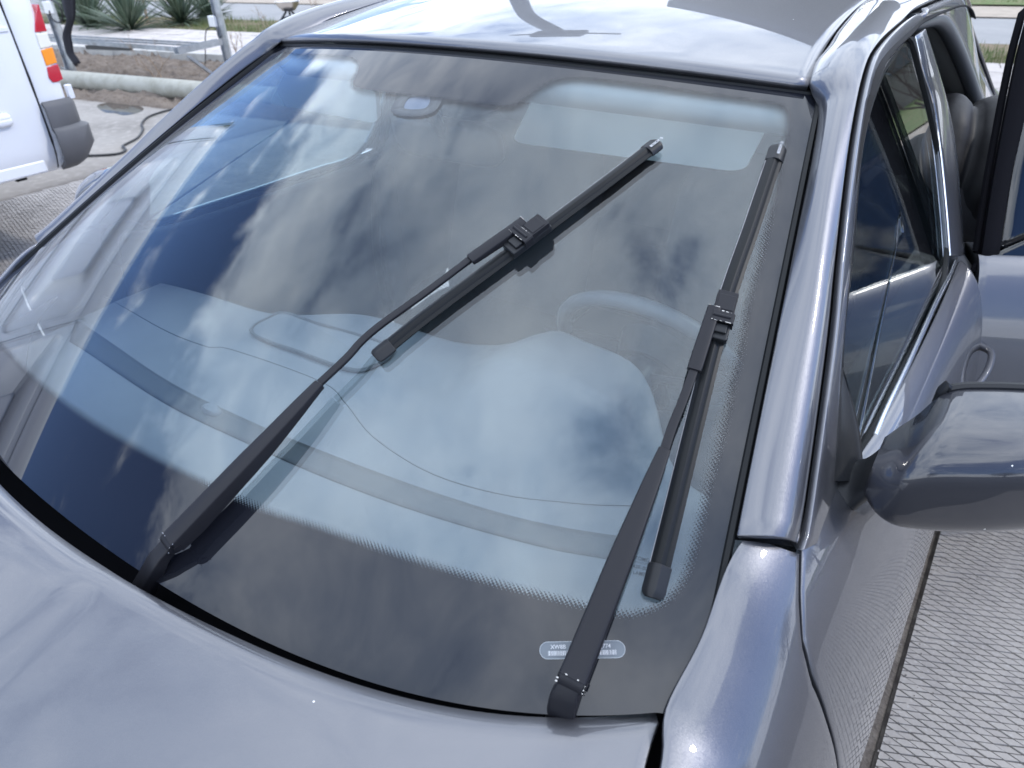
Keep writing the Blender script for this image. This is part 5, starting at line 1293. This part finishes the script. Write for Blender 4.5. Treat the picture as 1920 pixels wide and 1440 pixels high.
# --- things the photo shows only as reflections: lamp post, house over the road, shrubs, far trees
lp = empty('lamp_post', (-4.45, 7.0, 0), 'dark lamp post mirrored on the roof, on the path behind the car', 'lamp post')
LPM = material('dark_post_paint', (.045, .047, .045), .45)
lpp = spline([(0, 0, 0), (0, 0, 2.5), (0, 0, 3.7), (.10, 0, 4.3), (.50, 0, 4.90)], 40)
MB().tube(lpp, np.linspace(.15, .11, 40), 16).build('pole', LPM, lp); MB().box((.52, 0, 4.95), (.85, .24, .13)).build('lamp_head', LPM, lp, bev=.02); MB().tube([(-.35, 0, 4.95), (1.5, 0, 4.95)], .022, 8).build('crossbar', LPM, lp)
cn = empty('canopy', (-.4, 8.2, 0), 'flat dark canopy on two steel posts behind the car, mirrored in its roof', 'canopy')
child_of(MB().prism([(-2.15, 6.45, 3.5), (.0, 5.15, 3.5), (1.3, 8.4, 3.5), (-1.2, 10.0, 3.5)], (0, 0, .22)).build('canopy_roof', LPM, None, bev=.02, smooth=False), cn)
for q_ in ((-1.35, 8.9), (.6, 8.1)): child_of(MB().tube([(*q_, 0), (*q_, 3.5)], .06, 12).build('post', GALV, None), cn)
print('canopy posts px', project(np.array([[-1.35, 8.9, .1], [.6, 8.1, .1]])))
hs = empty('house', (3, 33, 0), 'low dark roofed house across the road', 'house')
child_of(MB().box((3, 33, 1.7), (16, 8, 3.4)).build('wall', material('dark_render', (.16, .15, .13), .9, noise=(1, 5, (.11, .10, .09), .4, .6)), None), hs)
rf = MB(); rf.prism([(-6, 28.4, 3.3), (-6, 37.6, 3.3), (-6, 33, 6.1)], (18, 0, 0)); child_of(rf.build('roof', material('dark_roof', (.06, .055, .05), .8), None, smooth=False), hs)
wm = material('house_window', (.04, .05, .06), .1)
for x in (-2.5, 0.5, 3.5, 6.5): child_of(MB().box((x, 28.96, 1.8), (1.2, .08, 1.2)).build('window', wm, None), hs)
BARK = material('bare_bark', (.075, .06, .05), .9)
twig((3.6, 9.6, .05), 2.3, 3, 'bare shrub on the verge right of the car', 21, .45, BARK, .026, 'bare_shrub', 'shrub', 'bare shrubs')
twig((2.2, 10.6, .05), 2.0, 3, 'bare shrub on the verge behind the open door', 22, .45, BARK, .026, 'bare_shrub', 'shrub', 'bare shrubs')
twig((5.6, 9.9, .05), 2.6, 3, 'taller bare shrub farther right on the verge', 23, .45, BARK, .022, 'bare_shrub', 'shrub', 'bare shrubs')
LEAF = material('dark_foliage', (.045, .06, .03), .8, noise=(3, 5, (.085, .095, .05), .4, .65))
def tree(x, y, h, w_, label, seed):
    r_ = np.random.default_rng(seed); t_ = empty('tree', (x, y, 0), label, 'tree', 'far trees')
    MB().tube([(0, 0, -.1), (.1, 0, h*.3), (.05, .1, h*.75)], [.22, .16, .05], 8).build('trunk', BARK, t_)
    cs = r_.normal(0, 1, (46, 3)); cs /= np.linalg.norm(cs, axis=1)[:, None]; cs *= r_.uniform(.3, 1, (46, 1)); cs = cs*np.array([w_/2, w_/2, h*.36])+np.array([0, 0, h*.62])
    V, F = [], []
    for c_ in cs:
        for _ in range(60):
            p_ = c_+r_.normal(0, w_*.085, 3); a_, b2 = r_.normal(0, 1, 3), r_.normal(0, 1, 3); a_ = a_/np.linalg.norm(a_)*.14; b2 = b2/np.linalg.norm(b2)*.09; i = len(V); V += [p_-a_, p_+b2, p_+a_, p_-b2]; F.append((i, i+1, i+2, i+3))
    mesh('crown', V, F, LEAF, t_, False)
TL = ['far tree left of centre behind the road, small crown', 'tall far tree behind the lamp post', 'broad far tree just left of the house', 'far tree at the right end of the house', 'low far tree right of the house by the road', 'tall far tree at the right hand road edge', 'broad far tree on the right side of the forecourt', 'tall far tree level with the grey car on the right', 'low far tree in front of the car on the right', 'leftmost far tree beyond the white van', 'tree behind the photographer to the right']
for k, (x, y, h, w_) in enumerate([(-26, 34, 7, 6), (-17, 38, 8, 7), (-9, 40, 7, 7), (13, 36, 8, 7), (21, 31, 7, 6), (29, 22, 8, 7), (31, 10, 7, 7), (30, -3, 8, 7), (26, -15, 7, 6), (-38, 20, 8, 7), (17, -25, 8, 7)]):
    tree(x, y, h, w_, TL[k], 50+k)
